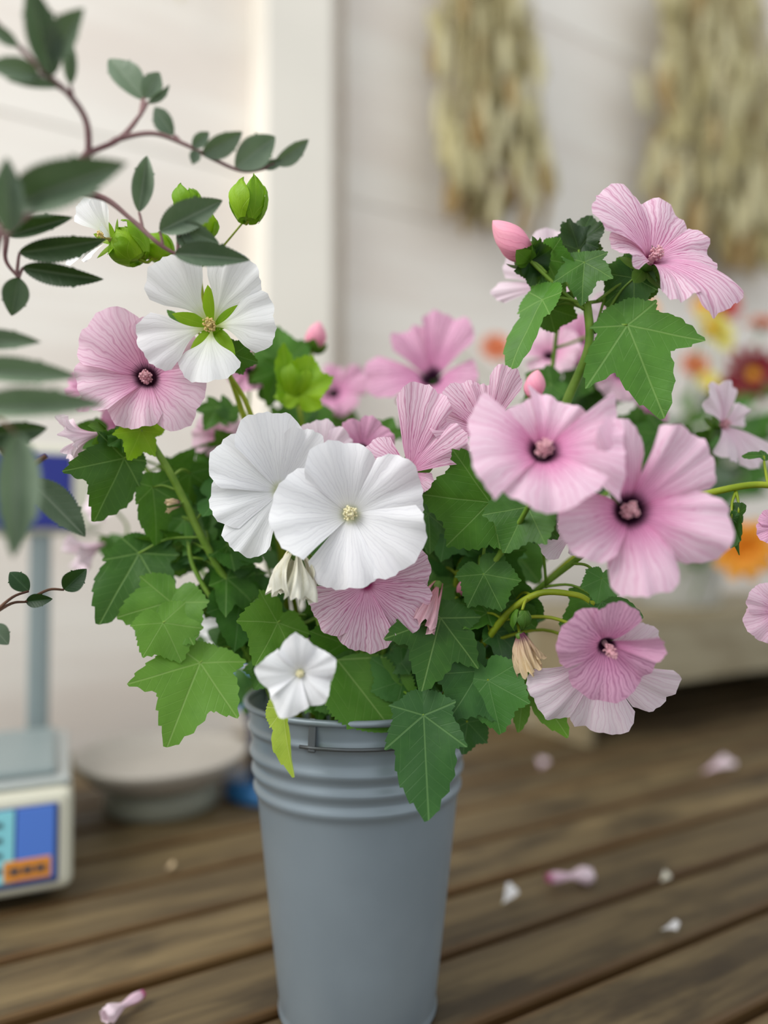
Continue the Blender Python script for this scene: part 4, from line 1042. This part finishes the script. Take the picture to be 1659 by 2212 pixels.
# foliage standing with them
rs = random.Random(9)
for i in range(5):
    a = pb0 + Vector((rs.uniform(-.05, .05), rs.uniform(-.04, .04), .02))
    top = P((1640, 1540, 1610, 1480, 1590)[i], (860, 900, 1040, 900, 960)[i], (1.45, 1.40, 1.30, 1.50, 1.35)[i])
    pl = Plant('foliage_sprig', ('grey-green leafy sprig beside the maroon daisy', 'leafy sprig behind the side-on pink mallow', 'low leafy sprig spreading over the golden orange bloom', 'leafy sprig under the pale yellow bloom', 'bushy grey-green sprig behind the long leaning mallow stem')[i], 'foliage', [a, a.lerp(top, .6) + Vector((0, 0, .04)), top], r0=.0025, r1=.0012, group='leafy sprigs in the pale bucket')
    for k in range(14):
        q = pl.path[int(len(pl.path) * (.30 + .05 * k)) % len(pl.path)]
        d = Vector((rs.uniform(-1, 1), rs.uniform(-.6, .3), rs.uniform(-.3, .7))).normalized()
        pl.leaf(q + d * .012, q + d * rs.uniform(.06, .10), None, rs.choice(('leaf_cool', 'rose_leaf', 'leaf')), roll=rs.uniform(-40, 40), simple=.28, at=q)

# ------------------------------------------------------------------ dried grass bunches on the wall
def grass_mat(name, a, b):
    N = NT(name); co = N.node('ShaderNodeTexCoord').outputs['Object']; info = N.node('ShaderNodeObjectInfo').outputs['Random']
    c = N.mix(info, lin(a), lin(b)); N.put(N.p.inputs['Base Color'], c); N.set(Roughness=.8, Specular_IOR_Level=.15)
    N.l.new(N.bump(N.noise(co, 260, 2), .6, .003), N.p.inputs['Normal']); N.translucent(c, .2); return N.m
M['grass_head'] = grass_mat('dried_seed_head', (206, 194, 140), (240, 232, 190))
M['grass_head_dark'] = grass_mat('brown_seed_head', (172, 142, 92), (204, 178, 128))
M['grass_stem'] = grass_mat('dried_stems', (206, 192, 140), (226, 214, 168))
hv, hf = lathe([(0, -.5), (.06, -.49), (.13, -.36), (.155, -.1), (.14, .2), (.09, .42), (.03, .5), (0, .52)], 8)
head_me = {}
for kk in ('grass_head', 'grass_head_dark'):
    me = bpy.data.meshes.new('seed_head'); me.from_pydata([(x * .85, y * .85, z) for x, y, z in hv], [], hf)
    me.polygons.foreach_set('use_smooth', [True] * len(me.polygons)); me.materials.append(M[kk]); head_me[kk] = me
def bunch(label, tie, halfw, zlow, n, seed, hl=.095, ragged=.10):
    rs = random.Random(seed)
    b = empty('dried_grass_bunch', tie, label, 'dried flowers', 'dried grass bunches hung on the wall', rotz=RAD(30))
    V, Fc = [], []
    Hh = tie.z - zlow - .04
    for i in range(n):
        u = rs.uniform(-1.05, 1.05) if rs.random() < .75 else rs.gauss(0, .6); u = max(-1.25, min(1.25, u)); dep = rs.uniform(-.075, .03)
        q = rs.random() ** .8
        ln = Hh * (.34 + .66 * q) - ragged * abs(u) * rs.random()
        spread = halfw * (.55 + .5 * (ln / Hh))
        tip = Vector((u * spread, dep * (.5 + .5 * ln / Hh), -ln))
        hd = rs.uniform(.75, 1.25) * hl
        o = bpy.data.objects.new('seed_head', head_me['grass_head_dark' if (q > .86 and rs.random() < .55) or rs.random() < .12 else 'grass_head']); COL.objects.link(o); o.parent = b
        o.location = tip; s_ = hd * rs.uniform(.8, 1.1)
        o.scale = (s_, s_, hd); o.rotation_euler = (rs.uniform(-.16, .16), -math.atan2(u * spread * .5, ln) + rs.uniform(-.13, .13), rs.uniform(0, 6))
        st = tip + Vector((0, 0, hd * .45))
        v, f = tube([Vector((u * halfw * .10, dep * .1, 0)), Vector((u * spread * .72, dep * .7, -ln * .5)), st], .0016, .0012, 4)
        k0 = len(V); V += v; Fc += [tuple(k0 + a for a in t) for t in f]
    o = mesh_obj('stem_bundle', V, Fc, M['grass_stem'], b, smooth=True); o['kind'] = 'stuff'
    v, f = lathe([(.030, .02), (.034, .01), (.034, -.01), (.030, -.02)], 16); mesh_obj('tie', v, f, M['twig_dark'], b)
    local(b, 'hook', box_bm(.012, .075, .012, .002, 1), M['dark'], (0, .05, .014))
bunch('bunch of dried straw-coloured grass heads hung beside the cream post', TP(1.075, 1.385, 1.96), .170, 1.09, 185, 3)
bunch('wider bunch of dried grass heads hung on the wall further from the post', TP(1.96, 1.385, 2.35), .32, 1.16, 260, 5, hl=.12)
bunch('small dried bunch hung high on the wall left of the post', TP(.315, 1.385, 2.02), .05, 1.345, 14, 8, hl=.06)

# ------------------------------------------------------------------ fallen petals on the planks
def table_pt(px, py):
    a = P(px, py, 1.0); c = Vector((0, 0, CAMH)); d = a - c; return c + d * (-c.z / d.z)
def fallen(label, px, py, L, w, rot, mat, curl, seed, lift=.003):
    v, f, uv = petal(L, 0, L=1, w=w, A0=30, A1=curl, A2=-curl * .6, ruf=.06, seed=seed, nu=12, nv=10, fold=.12, claw=.6)
    q = table_pt(px, py); zmin = min(x.z for x in v)
    v = [x - Vector((L * .5, 0, zmin)) for x in v]
    o = mesh_obj('fallen_petal', v, f, M[mat], None, uv); o.location = q + Vector((0, 0, .0006)); o.rotation_euler = (0, 0, RAD(rot))
    tag(o, label, 'petal', 'petals fallen on the table')
def shed(label, px, py, L, r, rot, mat, seed):
    """withered rolled-up bloom lying on the planks"""
    rs = random.Random(seed); V, Fc, UV = [], [], []; nu, nv = 16, 18
    for j in range(nv + 1):
        t = j / nv; rr = r * (.45 + .12 * math.sin(9 * t) + .75 * max(0, t - .55) ** 1.0 * 1.6) * (1 if t < .93 else .7)
        for i in range(nu + 1):
            a = 2 * math.pi * i / nu; q = rr * (1 + .16 * math.sin(5 * a + 6 * t))
            V.append(Vector((L * (t - .5), q * math.cos(a), q * math.sin(a) * .8))); UV.append((i / nu, t))
    n = nu + 1
    for j in range(nv):
        for i in range(nu): Fc.append((j * n + i, j * n + i + 1, (j + 1) * n + i + 1, (j + 1) * n + i))
    zm = min(x.z for x in V); V = [x - Vector((0, 0, zm)) for x in V]
    o = mesh_obj('shed_bloom', V, Fc, M[mat], None, UV); o.location = table_pt(px, py) + Vector((0, 0, .0004)); o.rotation_euler = (0, 0, RAD(rot)); tag(o, label, 'flower')
shed('rolled mauve pink shed bloom lying right of the bucket', 1230, 1912, .052, .011, 10, 'pale', 2)
shed('pink shed bloom lying at the front left of the table', 268, 2190, .036, .008, 235, 'pale', 3)
fallen('curled white petal beside the rolled mauve shed bloom', 1103, 1950, .022, 40, 20, 'white', 40, 1)
fallen('small white petal lying alone near the right front edge', 1447, 2018, .020, 34, -40, 'white', 30, 2)
fallen('long pale petal lying at the back of the planks near the riser', 1550, 1672, .058, 16, 0, 'pale', 16, 3)
fallen('faint small petal on the plank right behind the bucket', 1172, 1656, .022, 34, 60, 'pale', 30, 4)
fallen('tiny cream petal crumb on the middle plank at the right', 1438, 1905, .014, 34, 10, 'wilt_white', 30, 5)
fallen('tiny dry petal crumb left of the bucket', 367, 1880, .012, 34, 10, 'wilt_tan', 30, 6)
